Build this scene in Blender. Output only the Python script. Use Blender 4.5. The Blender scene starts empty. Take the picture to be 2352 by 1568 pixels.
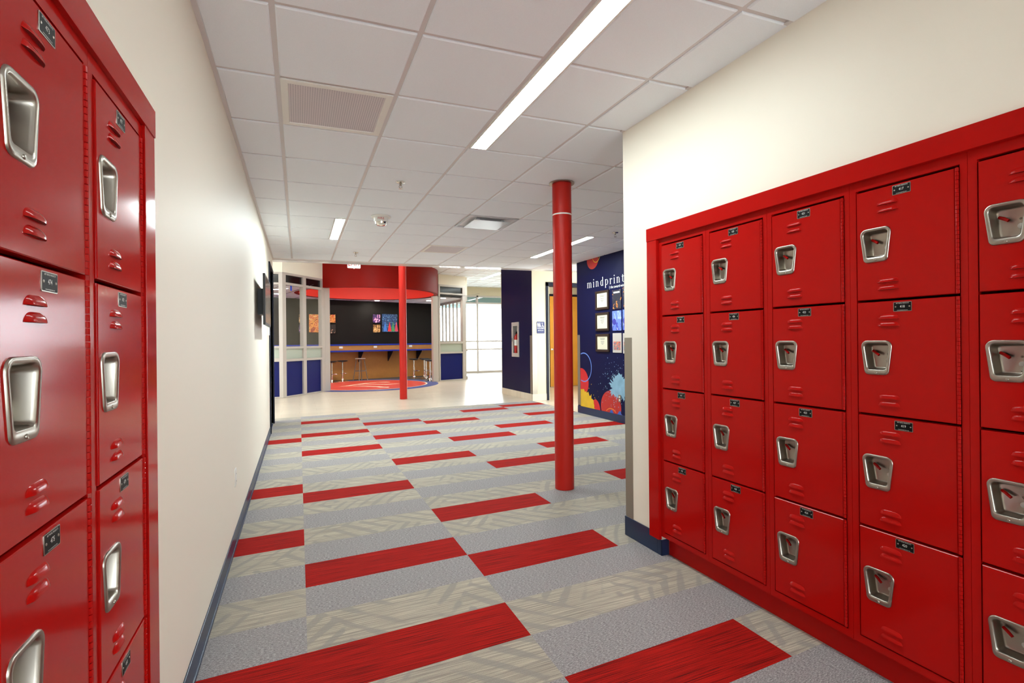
import bpy, bmesh, math, random
from math import sin, cos, pi, atan, sqrt
from mathutils import Vector, Matrix
from mathutils.geometry import tessellate_polygon
random.seed(7)
SC = bpy.context.scene
COL = SC.collection
# ------------------------------------------------------------------ camera model
FPX, YH, CX, XV, HC, ROLL = 1149.0, 781.4, 1176.0, 686.2, 1.315, -0.010
TH = atan((CX - XV) / FPX); S, K = sin(TH), cos(TH)
HCEIL = HC * 2.059            # corridor ceiling height
HUP = 3.5                     # lobby ceiling height
HLO = 2.76                    # lounge ceiling height
def ray(x, y):
    a, b = x - 1176, y - 784
    c, s = cos(-ROLL), sin(-ROLL)
    x, y = a * c - b * s + 1176, a * s + b * c + 784
    l = (x - CX) / FPX
    return Vector((l * K + S, K - l * S, (YH - y) / FPX))
O = Vector((0, 0, HC))
def fl(x, y, Z=0.0):
    r = ray(x, y); return O + r * ((Z - HC) / r.z)
def onX(x, y, X):
    r = ray(x, y); return O + r * (X / r.x)
def onY(x, y, Y):
    r = ray(x, y); return O + r * (Y / r.y)
def online(x, y, p, q):
    r = ray(x, y); dx, dy = q[0] - p[0], q[1] - p[1]
    return O + r * ((-dy * p[0] + dx * p[1]) / (-dy * r.x + dx * r.y))
cam = bpy.data.cameras.new('camera'); camo = bpy.data.objects.new('camera', cam); COL.objects.link(camo)
cam.sensor_width = 36.0; cam.lens = 36.0 * FPX / 2352.0; cam.shift_y = -(784 - YH) / 2352.0
cam.clip_start = 0.02; cam.clip_end = 200
camo.matrix_world = Matrix.Translation(O) @ Matrix.Rotation(-TH, 4, 'Z') @ Matrix.Rotation(pi / 2, 4, 'X') @ Matrix.Rotation(ROLL, 4, 'Z')
SC.camera = camo
# ------------------------------------------------------------------ materials
def srgb(r, g, b):
    f = lambda c: (c / 255 / 12.92) if c / 255 <= .04045 else ((c / 255 + .055) / 1.055) ** 2.4
    return (f(r), f(g), f(b), 1)
def new_mat(name):
    m = bpy.data.materials.new(name); m.use_nodes = True
    nt = m.node_tree; p = nt.nodes['Principled BSDF']
    return m, nt, p
def mat(name, col, rough=.5, metal=0, bump=0, bscale=200, spec=.5, coat=0, var=0, vscale=6):
    m, nt, p = new_mat(name)
    p.inputs['Base Color'].default_value = col
    p.inputs['Roughness'].default_value = rough
    p.inputs['Metallic'].default_value = metal
    p.inputs['Specular IOR Level'].default_value = spec
    p.inputs['Coat Weight'].default_value = coat
    tc = nt.nodes.new('ShaderNodeTexCoord')
    if bump:
        n = nt.nodes.new('ShaderNodeTexNoise'); n.inputs['Scale'].default_value = bscale
        n.inputs['Detail'].default_value = 2
        b = nt.nodes.new('ShaderNodeBump'); b.inputs['Strength'].default_value = bump; b.inputs['Distance'].default_value = .001
        nt.links.new(tc.outputs['Object'], n.inputs['Vector']); nt.links.new(n.outputs['Fac'], b.inputs['Height'])
        nt.links.new(b.outputs['Normal'], p.inputs['Normal'])
    if var:
        n = nt.nodes.new('ShaderNodeTexNoise'); n.inputs['Scale'].default_value = vscale
        n.inputs['Detail'].default_value = 3
        mx = nt.nodes.new('ShaderNodeMix'); mx.data_type = 'RGBA'
        mx.inputs['A'].default_value = [c * (1 - var) for c in col[:3]] + [1]
        mx.inputs['B'].default_value = [min(1, c * (1 + var)) for c in col[:3]] + [1]
        nt.links.new(tc.outputs['Object'], n.inputs['Vector']); nt.links.new(n.outputs['Fac'], mx.inputs['Factor'])
        nt.links.new(mx.outputs['Result'], p.inputs['Base Color'])
    return m
def emis(name, col, strength):
    m, nt, p = new_mat(name)
    p.inputs['Base Color'].default_value = (.8, .8, .8, 1)
    p.inputs['Emission Color'].default_value = col; p.inputs['Emission Strength'].default_value = strength
    return m
def streak(name, scale, stops, rough=.9, bump=.3, extra=None):
    """noise stretched along X, coloured by a ramp: tufted carpet"""
    m, nt, p = new_mat(name); N, L = nt.nodes, nt.links
    tc = N.new('ShaderNodeTexCoord'); mp = N.new('ShaderNodeMapping'); mp.inputs['Scale'].default_value = scale
    n = N.new('ShaderNodeTexNoise'); n.inputs['Scale'].default_value = 1; n.inputs['Detail'].default_value = 3; n.inputs['Roughness'].default_value = .65
    r = N.new('ShaderNodeValToRGB')
    while len(r.color_ramp.elements) < len(stops): r.color_ramp.elements.new(.5)
    for e, (pos, c) in zip(r.color_ramp.elements, stops): e.position = pos; e.color = c
    L.new(tc.outputs['Object'], mp.inputs['Vector']); L.new(mp.outputs['Vector'], n.inputs['Vector']); L.new(n.outputs['Fac'], r.inputs['Fac'])
    out = r.outputs['Color']
    if extra: out = extra(N, L, tc, out)
    L.new(out, p.inputs['Base Color'])
    p.inputs['Roughness'].default_value = rough; p.inputs['Specular IOR Level'].default_value = .15
    b = N.new('ShaderNodeBump'); b.inputs['Strength'].default_value = bump; b.inputs['Distance'].default_value = .003
    L.new(n.outputs['Fac'], b.inputs['Height']); L.new(b.outputs['Normal'], p.inputs['Normal'])
    return m
def speckle(N, L, tc, col, sc=520, lo=.62, hi=1.45):
    n = N.new('ShaderNodeTexNoise'); n.inputs['Scale'].default_value = sc; n.inputs['Detail'].default_value = 1
    mr = N.new('ShaderNodeMapRange'); mr.inputs['From Min'].default_value = .3; mr.inputs['From Max'].default_value = .7
    mr.inputs['To Min'].default_value = lo; mr.inputs['To Max'].default_value = hi
    mx = N.new('ShaderNodeMix'); mx.data_type = 'RGBA'; mx.blend_type = 'MULTIPLY'; mx.inputs['Factor'].default_value = 1
    L.new(tc.outputs['Object'], n.inputs['Vector']); L.new(n.outputs['Fac'], mr.inputs['Value'])
    L.new(col, mx.inputs['A']); L.new(mr.outputs['Result'], mx.inputs['B'])
    return mx.outputs['Result']
def chevrons(N, L, tc, col):
    """patches of slanted bands in plain grey over the pin stripes, leaning one way or the other"""
    bands = []
    for rz, sc in ((.62, 3.6), (-.75, 3.0)):
        mp = N.new('ShaderNodeMapping'); mp.inputs['Rotation'].default_value = (0, 0, rz)
        w = N.new('ShaderNodeTexWave'); w.inputs['Scale'].default_value = sc; w.inputs['Distortion'].default_value = 3.5; w.inputs['Detail'].default_value = 0
        w.inputs['Detail Scale'].default_value = .6
        L.new(tc.outputs['Object'], mp.inputs['Vector']); L.new(mp.outputs['Vector'], w.inputs['Vector']); bands.append(w.outputs['Fac'])
    pk = N.new('ShaderNodeTexNoise'); pk.inputs['Scale'].default_value = 2.3; pk.inputs['Detail'].default_value = 0
    pr = N.new('ShaderNodeMapRange'); pr.inputs['From Min'].default_value = .47; pr.inputs['From Max'].default_value = .53
    sel = N.new('ShaderNodeMix'); sel.data_type = 'FLOAT'
    L.new(tc.outputs['Object'], pk.inputs['Vector']); L.new(pk.outputs['Fac'], pr.inputs['Value']); L.new(pr.outputs['Result'], sel.inputs['Factor'])
    L.new(bands[0], sel.inputs['A']); L.new(bands[1], sel.inputs['B'])
    n = N.new('ShaderNodeTexNoise'); n.inputs['Scale'].default_value = 3.1; n.inputs['Detail'].default_value = 1
    a = N.new('ShaderNodeMath'); a.operation = 'MULTIPLY'
    r = N.new('ShaderNodeValToRGB'); r.color_ramp.elements[0].position = .30; r.color_ramp.elements[1].position = .44; r.color_ramp.elements[1].color = (.72, .72, .72, 1)
    mx = N.new('ShaderNodeMix'); mx.data_type = 'RGBA'; mx.inputs['B'].default_value = srgb(146, 141, 135)
    L.new(tc.outputs['Object'], n.inputs['Vector'])
    L.new(sel.outputs['Result'], a.inputs[0]); L.new(n.outputs['Fac'], a.inputs[1]); L.new(a.outputs['Value'], r.inputs['Fac'])
    L.new(r.outputs['Color'], mx.inputs['Factor']); L.new(col, mx.inputs['A'])
    return speckle(N, L, tc, mx.outputs['Result'], 420, .8, 1.2)
def glass(name, tint=(1, 1, 1, 1), refl=.07):
    m = bpy.data.materials.new(name); m.use_nodes = True; nt = m.node_tree; nt.nodes.clear()
    o = nt.nodes.new('ShaderNodeOutputMaterial'); t = nt.nodes.new('ShaderNodeBsdfTransparent'); t.inputs['Color'].default_value = tint
    g = nt.nodes.new('ShaderNodeBsdfGlossy'); g.inputs['Roughness'].default_value = .02
    f = nt.nodes.new('ShaderNodeFresnel'); f.inputs['IOR'].default_value = 1.5
    geo = nt.nodes.new('ShaderNodeNewGeometry'); mr = nt.nodes.new('ShaderNodeMapRange')
    mr.inputs['To Min'].default_value = 1.5; mr.inputs['To Max'].default_value = 1 / 1.5
    nt.links.new(geo.outputs['Backfacing'], mr.inputs['Value']); nt.links.new(mr.outputs['Result'], f.inputs['IOR'])
    mx = nt.nodes.new('ShaderNodeMixShader')
    nt.links.new(f.outputs['Fac'], mx.inputs['Fac']); nt.links.new(t.outputs[0], mx.inputs[1]); nt.links.new(g.outputs[0], mx.inputs[2])
    nt.links.new(mx.outputs[0], o.inputs['Surface'])
    return m
def blotch(name, scale, stops, rough=.5, kind='noise', detail=4, dist=1.0):
    m, nt, p = new_mat(name); N, L = nt.nodes, nt.links
    tc = N.new('ShaderNodeTexCoord')
    if kind == 'noise':
        n = N.new('ShaderNodeTexNoise'); n.inputs['Detail'].default_value = detail; n.inputs['Distortion'].default_value = dist; fac = n.outputs['Fac']
    else:
        n = N.new('ShaderNodeTexVoronoi'); fac = n.outputs['Color']
    n.inputs['Scale'].default_value = scale
    r = N.new('ShaderNodeValToRGB'); r.color_ramp.interpolation = 'CONSTANT' if kind != 'soft' else 'LINEAR'
    while len(r.color_ramp.elements) < len(stops): r.color_ramp.elements.new(.5)
    for e, (pos, c) in zip(r.color_ramp.elements, stops): e.position = pos; e.color = c
    L.new(tc.outputs['Object'], n.inputs['Vector']); L.new(fac, r.inputs['Fac']); L.new(r.outputs['Color'], p.inputs['Base Color'])
    p.inputs['Roughness'].default_value = rough
    return m
M = {}
M['wall'] = mat('cream wall paint', srgb(236, 228, 213), .55, bump=.08, bscale=420)
M['wallfar'] = mat('warm cream wall paint', srgb(206, 196, 170), .6)
M['red'] = mat('red locker enamel', srgb(174, 17, 14), .13, bump=.05, bscale=120, spec=.12)
M['redcol'] = mat('red gloss column paint', srgb(178, 30, 20), .38, spec=.25)
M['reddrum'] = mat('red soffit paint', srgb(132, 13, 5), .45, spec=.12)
M['redin'] = mat('lit look soffit red', srgb(205, 44, 30), .6)  # inside of the drum, cove light put into a brighter red
M['slot'] = mat('painted slot shade red', srgb(120, 10, 8), .6)  # shade under each louver painted as darker red on a closed face
M['dark'] = mat('dark opening', srgb(18, 12, 12), .8)
M['steel'] = mat('brushed stainless steel', srgb(166, 159, 149), .30, metal=1, bump=.03, bscale=90)
M['guard'] = mat('satin steel guard', srgb(158, 150, 138), .45, metal=.85)
M['bluelam'] = mat('bright blue laminate', srgb(30, 50, 160), .4, spec=.3)
M['chrome'] = mat('chrome', srgb(225, 222, 216), .08, metal=1)
M['alu'] = mat('clear anodised aluminium', srgb(190, 181, 175), .42, metal=.25)
M['black'] = mat('black plastic', srgb(16, 16, 18), .4)
M['plate'] = mat('black number plate', srgb(14, 13, 13), .5, spec=.15)
M['screen'] = mat('dark glossy screen', srgb(10, 10, 14), .08)
M['white'] = mat('white plastic', srgb(232, 230, 224), .45)
M['print'] = mat('white print', srgb(238, 238, 232), .6)
M['grey'] = mat('grey print', srgb(120, 118, 112), .6)
M['navy'] = mat('navy blue wall paint', srgb(8, 13, 54), .45, spec=.15)
M['navybase'] = mat('navy vinyl base', srgb(24, 42, 74), .32)
M['navytrim'] = mat('dark navy frame enamel', srgb(20, 22, 38), .5, spec=.2)
M['panel'] = mat('blue laminate panel', srgb(12, 22, 96), .4, spec=.2)
M['charcoal'] = mat('charcoal wall paint', srgb(17, 15, 15), .6, spec=.2)
M['yellow'] = mat('maple veneer door', srgb(226, 162, 60), .4, var=.07, vscale=5)
M['wood'] = mat('oak veneer panel', srgb(176, 122, 62), .45, var=.12, vscale=9)
M['woodframe'] = mat('dark walnut frame', srgb(44, 26, 15), .4, var=.2, vscale=30)
M['paper'] = mat('certificate paper', srgb(206, 197, 174), .7)
M['tile'] = mat('acoustic ceiling tile', srgb(238, 243, 249), .85, bump=.5, bscale=260, var=.05, vscale=330)
M['grid'] = mat('ceiling grid enamel', srgb(214, 208, 208), .4)
M['grille'] = None
M['frost'] = mat('frosted glass', srgb(176, 184, 172), .35)
M['glass'] = glass('clear window glass')
M['lounge'] = mat('dark grey lounge carpet', srgb(74, 68, 66), .9, bump=.3, bscale=300)
M['medblue'] = mat('blue floor inlay', srgb(52, 70, 140), .4)
M['medred'] = mat('red floor inlay', srgb(200, 66, 56), .4)
M['medcream'] = mat('cream floor inlay', srgb(240, 214, 190), .4)
M['ext'] = mat('red extinguisher enamel', srgb(190, 28, 20), .3)
M['concrete'] = mat('pale outdoor concrete', srgb(190, 190, 186), .8, var=.08)
M['tape'] = mat('blue masking tape', srgb(40, 70, 190), .7)
LIGHT = emis('lit diffuser', (.88, 1.0, .99, 1), 15.0)
LIGHTG = emis('lit mid diffuser', (.87, 1.0, 1.0, 1), 54.0)
COVE = emis('lit cove lamp', (1.0, .92, .8, 1), 24.0)
LIGHTF = emis('lit far diffuser', (.87, 1.0, 1.0, 1), 44.0)
LIGHT2 = emis('lit lobby diffuser', (.88, 1.0, 1.0, 1), 18.0)
DOWN = emis('lit downlight lens', (1.0, .92, .76, 1), 60.0)
EXITG = emis('lit exit face', (1.0, .95, .90, 1), .22)
EXITR = emis('lit exit letters', (.9, .12, .06, 1), .75)
g_ = streak('grey heather carpet', (80, 300, 1), [(.28, srgb(98, 94, 95)), (.50, srgb(145, 140, 141)), (.72, srgb(192, 186, 187))],
            extra=lambda N, L, tc, c: speckle(N, L, tc, c, 460, .55, 1.5))
r_ = streak('red streaked carpet', (3.2, 230, 1), [(.32, srgb(70, 8, 5)), (.47, srgb(146, 15, 8)), (.62, srgb(178, 20, 11))],
            extra=lambda N, L, tc, c: speckle(N, L, tc, c, 380, .8, 1.2))
t_ = streak('tan pinstripe carpet', (3, 150, 1), [(.36, srgb(140, 132, 124)), (.50, srgb(166, 157, 144)), (.62, srgb(190, 179, 162))], extra=chevrons)
M['cgrey'], M['cred'], M['ctan'] = g_, r_, t_
def plank_tile():
    m, nt, p = new_mat('cream porcelain plank tile'); N, L = nt.nodes, nt.links
    tc = N.new('ShaderNodeTexCoord')
    b = N.new('ShaderNodeTexBrick'); b.inputs['Scale'].default_value = 1
    b.inputs['Brick Width'].default_value = .61; b.inputs['Row Height'].default_value = .305; b.inputs['Mortar Size'].default_value = .003
    b.inputs['Color1'].default_value = srgb(224, 208, 186); b.inputs['Color2'].default_value = srgb(232, 217, 196); b.inputs['Mortar'].default_value = srgb(206, 190, 168)
    mp = N.new('ShaderNodeMapping'); mp.inputs['Scale'].default_value = (1.2, 14, 1)
    n = N.new('ShaderNodeTexNoise'); n.inputs['Scale'].default_value = 1.5; n.inputs['Detail'].default_value = 4
    mx = N.new('ShaderNodeMix'); mx.data_type = 'RGBA'; mx.blend_type = 'MULTIPLY'; mx.inputs['Factor'].default_value = .35
    L.new(tc.outputs['Object'], b.inputs['Vector']); L.new(tc.outputs['Object'], mp.inputs['Vector']); L.new(mp.outputs['Vector'], n.inputs['Vector'])
    L.new(b.outputs['Color'], mx.inputs['A']); L.new(n.outputs['Fac'], mx.inputs['B'])
    L.new(mx.outputs['Result'], p.inputs['Base Color']); p.inputs['Roughness'].default_value = .28
    return m
M['plank'] = plank_tile()
def grille_mat():
    m, nt, p = new_mat('perforated grille sheet'); N, L = nt.nodes, nt.links
    tc = N.new('ShaderNodeTexCoord'); b = N.new('ShaderNodeTexBrick'); b.inputs['Scale'].default_value = 1
    b.inputs['Brick Width'].default_value = .0125; b.inputs['Row Height'].default_value = .0125; b.inputs['Mortar Size'].default_value = .0042; b.offset = 0
    b.inputs['Color1'].default_value = srgb(128, 122, 136); b.inputs['Color2'].default_value = srgb(128, 122, 136); b.inputs['Mortar'].default_value = srgb(214, 206, 208)
    L.new(tc.outputs['Object'], b.inputs['Vector']); L.new(b.outputs['Color'], p.inputs['Base Color']); p.inputs['Roughness'].default_value = .6
    return m
M['grille'] = grille_mat()
# ------------------------------------------------------------------ mesh builder
class MB:
    def __init__(s): s.v, s.f, s.m = [], [], []
    def face(s, pts, m=0):
        b = len(s.v); s.v += [tuple(p) for p in pts]; s.f.append(tuple(range(b, b + len(pts)))); s.m.append(m); return s
    def hull(s, bot, top, m=0, caps=True):
        n = len(bot); b = len(s.v); s.v += [tuple(p) for p in bot] + [tuple(p) for p in top]
        for i in range(n):
            j = (i + 1) % n; s.f.append((b + i, b + j, b + n + j, b + n + i)); s.m.append(m)
        if caps:
            s.f.append(tuple(b + i for i in reversed(range(n)))); s.m.append(m)
            s.f.append(tuple(b + n + i for i in range(n))); s.m.append(m)
        return s
    def box(s, x0, x1, y0, y1, z0, z1, m=0):
        return s.hull([(x0, y0, z0), (x1, y0, z0), (x1, y1, z0), (x0, y1, z0)], [(x0, y0, z1), (x1, y0, z1), (x1, y1, z1), (x0, y1, z1)], m)
    def prism(s, pts2, z0, z1, m=0):
        return s.hull([(p[0], p[1], z0) for p in pts2], [(p[0], p[1], z1) for p in pts2], m)
    def slab(s, p, q, t, z0, z1, m=0):
        """vertical slab from p to q, thickness t to the left of the direction"""
        d = Vector((q[0] - p[0], q[1] - p[1])).normalized(); n = Vector((-d.y, d.x)) * t
        return s.prism([(p[0], p[1]), (q[0], q[1]), (q[0] + n.x, q[1] + n.y), (p[0] + n.x, p[1] + n.y)], z0, z1, m)
    def tube(s, path, r, seg=10, m=0, closed=False):
        path = [Vector(p) for p in path]; n = len(path); rings = []
        rr = r if isinstance(r, (list, tuple)) else [r] * n
        for i, p in enumerate(path):
            a = path[(i - 1) % n] if (closed or i > 0) else p; c = path[(i + 1) % n] if (closed or i < n - 1) else p
            t = (c - a).normalized(); u = t.cross(Vector((0, 0, 1)))
            if u.length < 1e-3: u = t.cross(Vector((1, 0, 0)))
            u.normalize(); w = t.cross(u)
            rings.append([p + (u * cos(2 * pi * k / seg) + w * sin(2 * pi * k / seg)) * rr[i] for k in range(seg)])
        b = len(s.v)
        for R in rings: s.v += [tuple(x) for x in R]
        for i in range(n if closed else n - 1):
            j = (i + 1) % n
            for k in range(seg):
                l = (k + 1) % seg
                s.f.append((b + i * seg + k, b + i * seg + l, b + j * seg + l, b + j * seg + k)); s.m.append(m)
        if not closed:
            s.f.append(tuple(b + k for k in reversed(range(seg)))); s.m.append(m)
            s.f.append(tuple(b + (n - 1) * seg + k for k in range(seg))); s.m.append(m)
        return s
    def lathe(s, prof, c=(0, 0, 0), seg=24, m=0, axis='z'):
        b = len(s.v); n = len(prof)
        for r, h in prof:
            for k in range(seg):
                a = 2 * pi * k / seg
                p = (r * cos(a), r * sin(a), h) if axis == 'z' else ((r * cos(a), h, r * sin(a)) if axis == 'y' else (h, r * cos(a), r * sin(a)))
                s.v.append((c[0] + p[0], c[1] + p[1], c[2] + p[2]))
        for i in range(n - 1):
            for k in range(seg):
                l = (k + 1) % seg
                s.f.append((b + i * seg + k, b + i * seg + l, b + (i + 1) * seg + l, b + (i + 1) * seg + k)); s.m.append(m)
        s.f.append(tuple(b + k for k in reversed(range(seg)))); s.m.append(m)
        s.f.append(tuple(b + (n - 1) * seg + k for k in range(seg))); s.m.append(m)
        return s
    def loops(s, loops, m=0, capend=True, capstart=False):
        n = len(loops[0]); b = len(s.v)
        ms = m if isinstance(m, (list, tuple)) else [m] * (len(loops) + 1)
        for L in loops: s.v += [tuple(p) for p in L]
        for i in range(len(loops) - 1):
            for k in range(n):
                l = (k + 1) % n
                s.f.append((b + i * n + k, b + i * n + l, b + (i + 1) * n + l, b + (i + 1) * n + k)); s.m.append(ms[i])
        if capend: s.f.append(tuple(b + (len(loops) - 1) * n + k for k in range(n))); s.m.append(ms[len(loops) - 1])
        if capstart: s.f.append(tuple(b + k for k in reversed(range(n)))); s.m.append(ms[0])
        return s
    def holed(s, outer, hole, fn, m=0):
        """flat plate with one hole; fn maps 2D -> 3D"""
        o3 = [Vector((p[0], p[1], 0)) for p in outer]; h3 = [Vector((p[0], p[1], 0)) for p in hole]
        b = len(s.v); s.v += [tuple(fn(p)) for p in outer] + [tuple(fn(p)) for p in hole]
        for t in tessellate_polygon([o3, h3]): s.f.append(tuple(b + i for i in t)); s.m.append(m)
        return s
    def tess(s, poly, fn, m=0):
        b = len(s.v); s.v += [tuple(fn(p)) for p in poly]
        for t in tessellate_polygon([[Vector((p[0], p[1], 0)) for p in poly]]): s.f.append(tuple(b + i for i in t)); s.m.append(m)
        return s
    def add(s, vs, fs, fn, m=0):
        b = len(s.v); s.v += [tuple(fn(p)) for p in vs]
        for f in fs: s.f.append(tuple(b + i for i in f)); s.m.append(m)
        return s
    def build(s, name, mats, parent=None, smooth=False, bevel=0, origin=None, angle=.6):
        me = bpy.data.meshes.new(name)
        o3 = Vector(origin) if origin is not None else Vector((0, 0, 0))
        me.from_pydata([tuple(Vector(p) - o3) for p in s.v], [], s.f)
        if not isinstance(mats, (list, tuple)): mats = [mats]
        for m in mats: me.materials.append(m)
        me.polygons.foreach_set('material_index', s.m)
        bm = bmesh.new(); bm.from_mesh(me)
        bmesh.ops.recalc_face_normals(bm, faces=bm.faces)
        if bevel:
            es = [e for e in bm.edges if len(e.link_faces) == 2 and e.calc_face_angle(0) > .5]
            bmesh.ops.bevel(bm, geom=es, offset=bevel, segments=2, affect='EDGES', profile=.6, clamp_overlap=True)
        if smooth or bevel:
            for f in bm.faces: f.smooth = True
            for e in bm.edges:
                if len(e.link_faces) == 2 and e.calc_face_angle(0) > angle: e.smooth = False
        bm.to_mesh(me); bm.free(); me.update()
        ob = bpy.data.objects.new(name, me); COL.objects.link(ob)
        if bevel: wn = ob.modifiers.new('wn', 'WEIGHTED_NORMAL'); wn.keep_sharp = True
        ob.location = o3
        if parent is not None: ob.parent = parent
        return ob
def tag(o, label=None, cat=None, group=None, kind=None):
    if label: o['label'] = label
    if cat: o['category'] = cat
    if group: o['group'] = group
    if kind: o['kind'] = kind
    return o
def struct(o): o['kind'] = 'structure'; return o
def empty(name, loc=(0, 0, 0), rz=0):
    o = bpy.data.objects.new(name, None); COL.objects.link(o); o.location = loc; o.rotation_euler = (0, 0, rz); o.empty_display_size = .1
    return o
def copy_tree(o, parent=None):
    c = o.copy(); COL.objects.link(c)
    if parent is not None: c.parent = parent
    for ch in list(o.children): copy_tree(ch, c)
    return c
_tc = {}
def text_geo(txt, size=1.0):
    if txt in _tc: return _tc[txt]
    cu = bpy.data.curves.new('t', 'FONT'); cu.body = txt; cu.align_x = 'CENTER'; cu.align_y = 'CENTER'; cu.resolution_u = 2
    ob = bpy.data.objects.new('t', cu); COL.objects.link(ob)
    bpy.context.view_layer.update(); dg = bpy.context.evaluated_depsgraph_get()
    ev = ob.evaluated_get(dg); me = ev.to_mesh()
    vs = [tuple(v.co) for v in me.vertices]; fs = [tuple(p.vertices) for p in me.polygons]
    ev.to_mesh_clear(); bpy.data.objects.remove(ob); bpy.data.curves.remove(cu)
    _tc[txt] = (vs, fs); return vs, fs
def rrect(x0, x1, z0, z1, r, n=4):
    pts = []
    for cx_, cz, a0 in ((x1 - r, z1 - r, 0), (x0 + r, z1 - r, pi / 2), (x0 + r, z0 + r, pi), (x1 - r, z0 + r, 1.5 * pi)):
        for k in range(n + 1):
            a = a0 + pi / 2 * k / n; pts.append((cx_ + r * cos(a), cz + r * sin(a)))
    return pts
def rpoly(pts, rad, n=5):
    """round the corners of a convex polygon (ccw)"""
    out = []; N = len(pts)
    for i in range(N):
        p = Vector(pts[i]); a = (Vector(pts[i - 1]) - p).normalized(); b = (Vector(pts[(i + 1) % N]) - p).normalized()
        r = rad[i] if isinstance(rad, (list, tuple)) else rad
        h = math.acos(max(-1, min(1, a.dot(b)))) / 2; d = r / math.tan(h)
        c = p + (a + b).normalized() * (r / sin(h))
        s0 = p + a * d; s1 = p + b * d
        a0 = math.atan2(s0.y - c.y, s0.x - c.x); a1 = math.atan2(s1.y - c.y, s1.x - c.x)
        while a1 - a0 > pi: a1 -= 2 * pi
        while a1 - a0 < -pi: a1 += 2 * pi
        for k in range(n + 1):
            t = a0 + (a1 - a0) * k / n; out.append((c.x + r * cos(t), c.y + r * sin(t)))
    return out
# ------------------------------------------------------------------ key planes
XL, XR = -.392, 2.018          # faces of the left and right corridor walls
XM = 4.65                      # mural wall / blue wall line
YBACK = -4.2
def ye(x): return 9.42 - .095 * x      # far edge of the low ceiling
# ------------------------------------------------------------------ carpet and floors
X0, W_, Y0, D_, SK = .0217, .9196, 1.990, .3053, .0389
def cp(u, v): return (X0 + u * W_, Y0 + v * D_ + SK * u * W_)
RED = {-1: [17, 9, 5, 0, -4], 0: [22, 18, 14, 8, 3, 0, -4, -9], 1: [20, 16, 11, 5, 2, -2, -7, -12], 2: [19, 14, 9, -8], 3: [22, 16, 11, 6, 0], 4: [23, 19, 14, 8]}
f = MB()
for c in range(-1, 5):
    for rrow in range(-22, 25):
        u0, u1 = c, c + 1
        if c == -1: u0 = (XL - X0) / W_
        if c == 4: u1 = (XM - X0) / W_
        rr = rrow in RED[c]
        last = max([q for q in RED[c] if q <= rrow], default=-30)
        mi = 1 if rr else (2 if (rrow + c + (0 if c == 2 else 1)) % 2 == 0 else 0)
        v0, v1 = rrow, rrow + 1
        f.face([cp(u0, v0) + (0,), cp(u1, v0) + (0,), cp(u1, v1) + (0,), cp(u0, v1) + (0,)], mi)
struct(f.build('floor', [M['cgrey'], M['cred'], M['ctan']]))
f = MB()
e0, e1 = cp((XL - X0) / W_, 25), cp((XM - X0) / W_, 25)
f.tess([(-6, e0[1]), e0, e1, (XM, 7.0), (12, 7.0), (12, 19.6), (-6, 19.6)], lambda p: (p[0], p[1], -.002))
struct(f.build('floor_lobby', M['plank']))
# ------------------------------------------------------------------ low ceiling (lay-in tiles)
CX0, CW, CY0, CD, CSK = -.0907, .6117, 2.267, .6167, -.047
def ct(u, v): return (CX0 + u * CW, CY0 + v * CD + CSK * u * CW)
def ict(x, y):
    u = (x - CX0) / CW; return u, (y - CY0 - CSK * (x - CX0)) / CD
FIX = []        # rectangles in grid units left free of tile
def px_rect(*pts):
    q = [ict(*fl(x, y, HCEIL)[:2]) for x, y in pts]
    return min(a for a, b in q), max(a for a, b in q), min(b for a, b in q), max(b for a, b in q)
g = 12e-3 / CW
# strip lights: (u0,u1,v0,v1)
STRIPS = [(2 + g, 2 + g + .215, -1 + g, 2 - g * .5)]
a = ict(*fl(803, 505, HCEIL)[:2]); b = ict(*fl(793, 571, HCEIL)[:2])
STRIPS.append((1 - g - .20, 1 - g, round(a[1]) + g, round(a[1]) + 2 - g))
S2 = STRIPS[-1]
a = ict(*fl(1203, 590, HCEIL)[:2]); 
b = ict(*fl(1340, 541, HCEIL)[:2]); STRIPS.append((round(a[0]) + g, round(a[0]) + g + .2, round(b[1]) + g, round(a[1]) - g))
GRILLES = [(0, 1, 1, 2)]
a = ict(*fl(1020, 572, HCEIL)[:2]); GRILLES.append((math.floor(a[0]), math.floor(a[0]) + 1, math.floor(a[1]), math.floor(a[1]) + 1))
a = ict(*fl(1116, 509, HCEIL)[:2]); DIFF = (math.floor(a[0]), math.floor(a[0]) + 1, math.floor(a[1]), math.floor(a[1]) + 1)
print('strips', STRIPS, 'grilles', GRILLES, 'diff', DIFF)
def cut(r, h):
    a0, a1, b0, b1 = r; c0, c1, d0, d1 = h
    if c0 >= a1 or c1 <= a0 or d0 >= b1 or d1 <= b0: return [r]
    out = []
    if c0 > a0: out.append((a0, c0, b0, b1))
    if c1 < a1: out.append((c1, a1, b0, b1))
    m0, m1 = max(a0, c0), min(a1, c1)
    if d0 > b0: out.append((m0, m1, b0, d0))
    if d1 < b1: out.append((m0, m1, d1, b1))
    return [q for q in out if q[1] - q[0] > .004 and q[3] - q[2] > .004]
cl = MB(); gd = 12e-3
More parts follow.
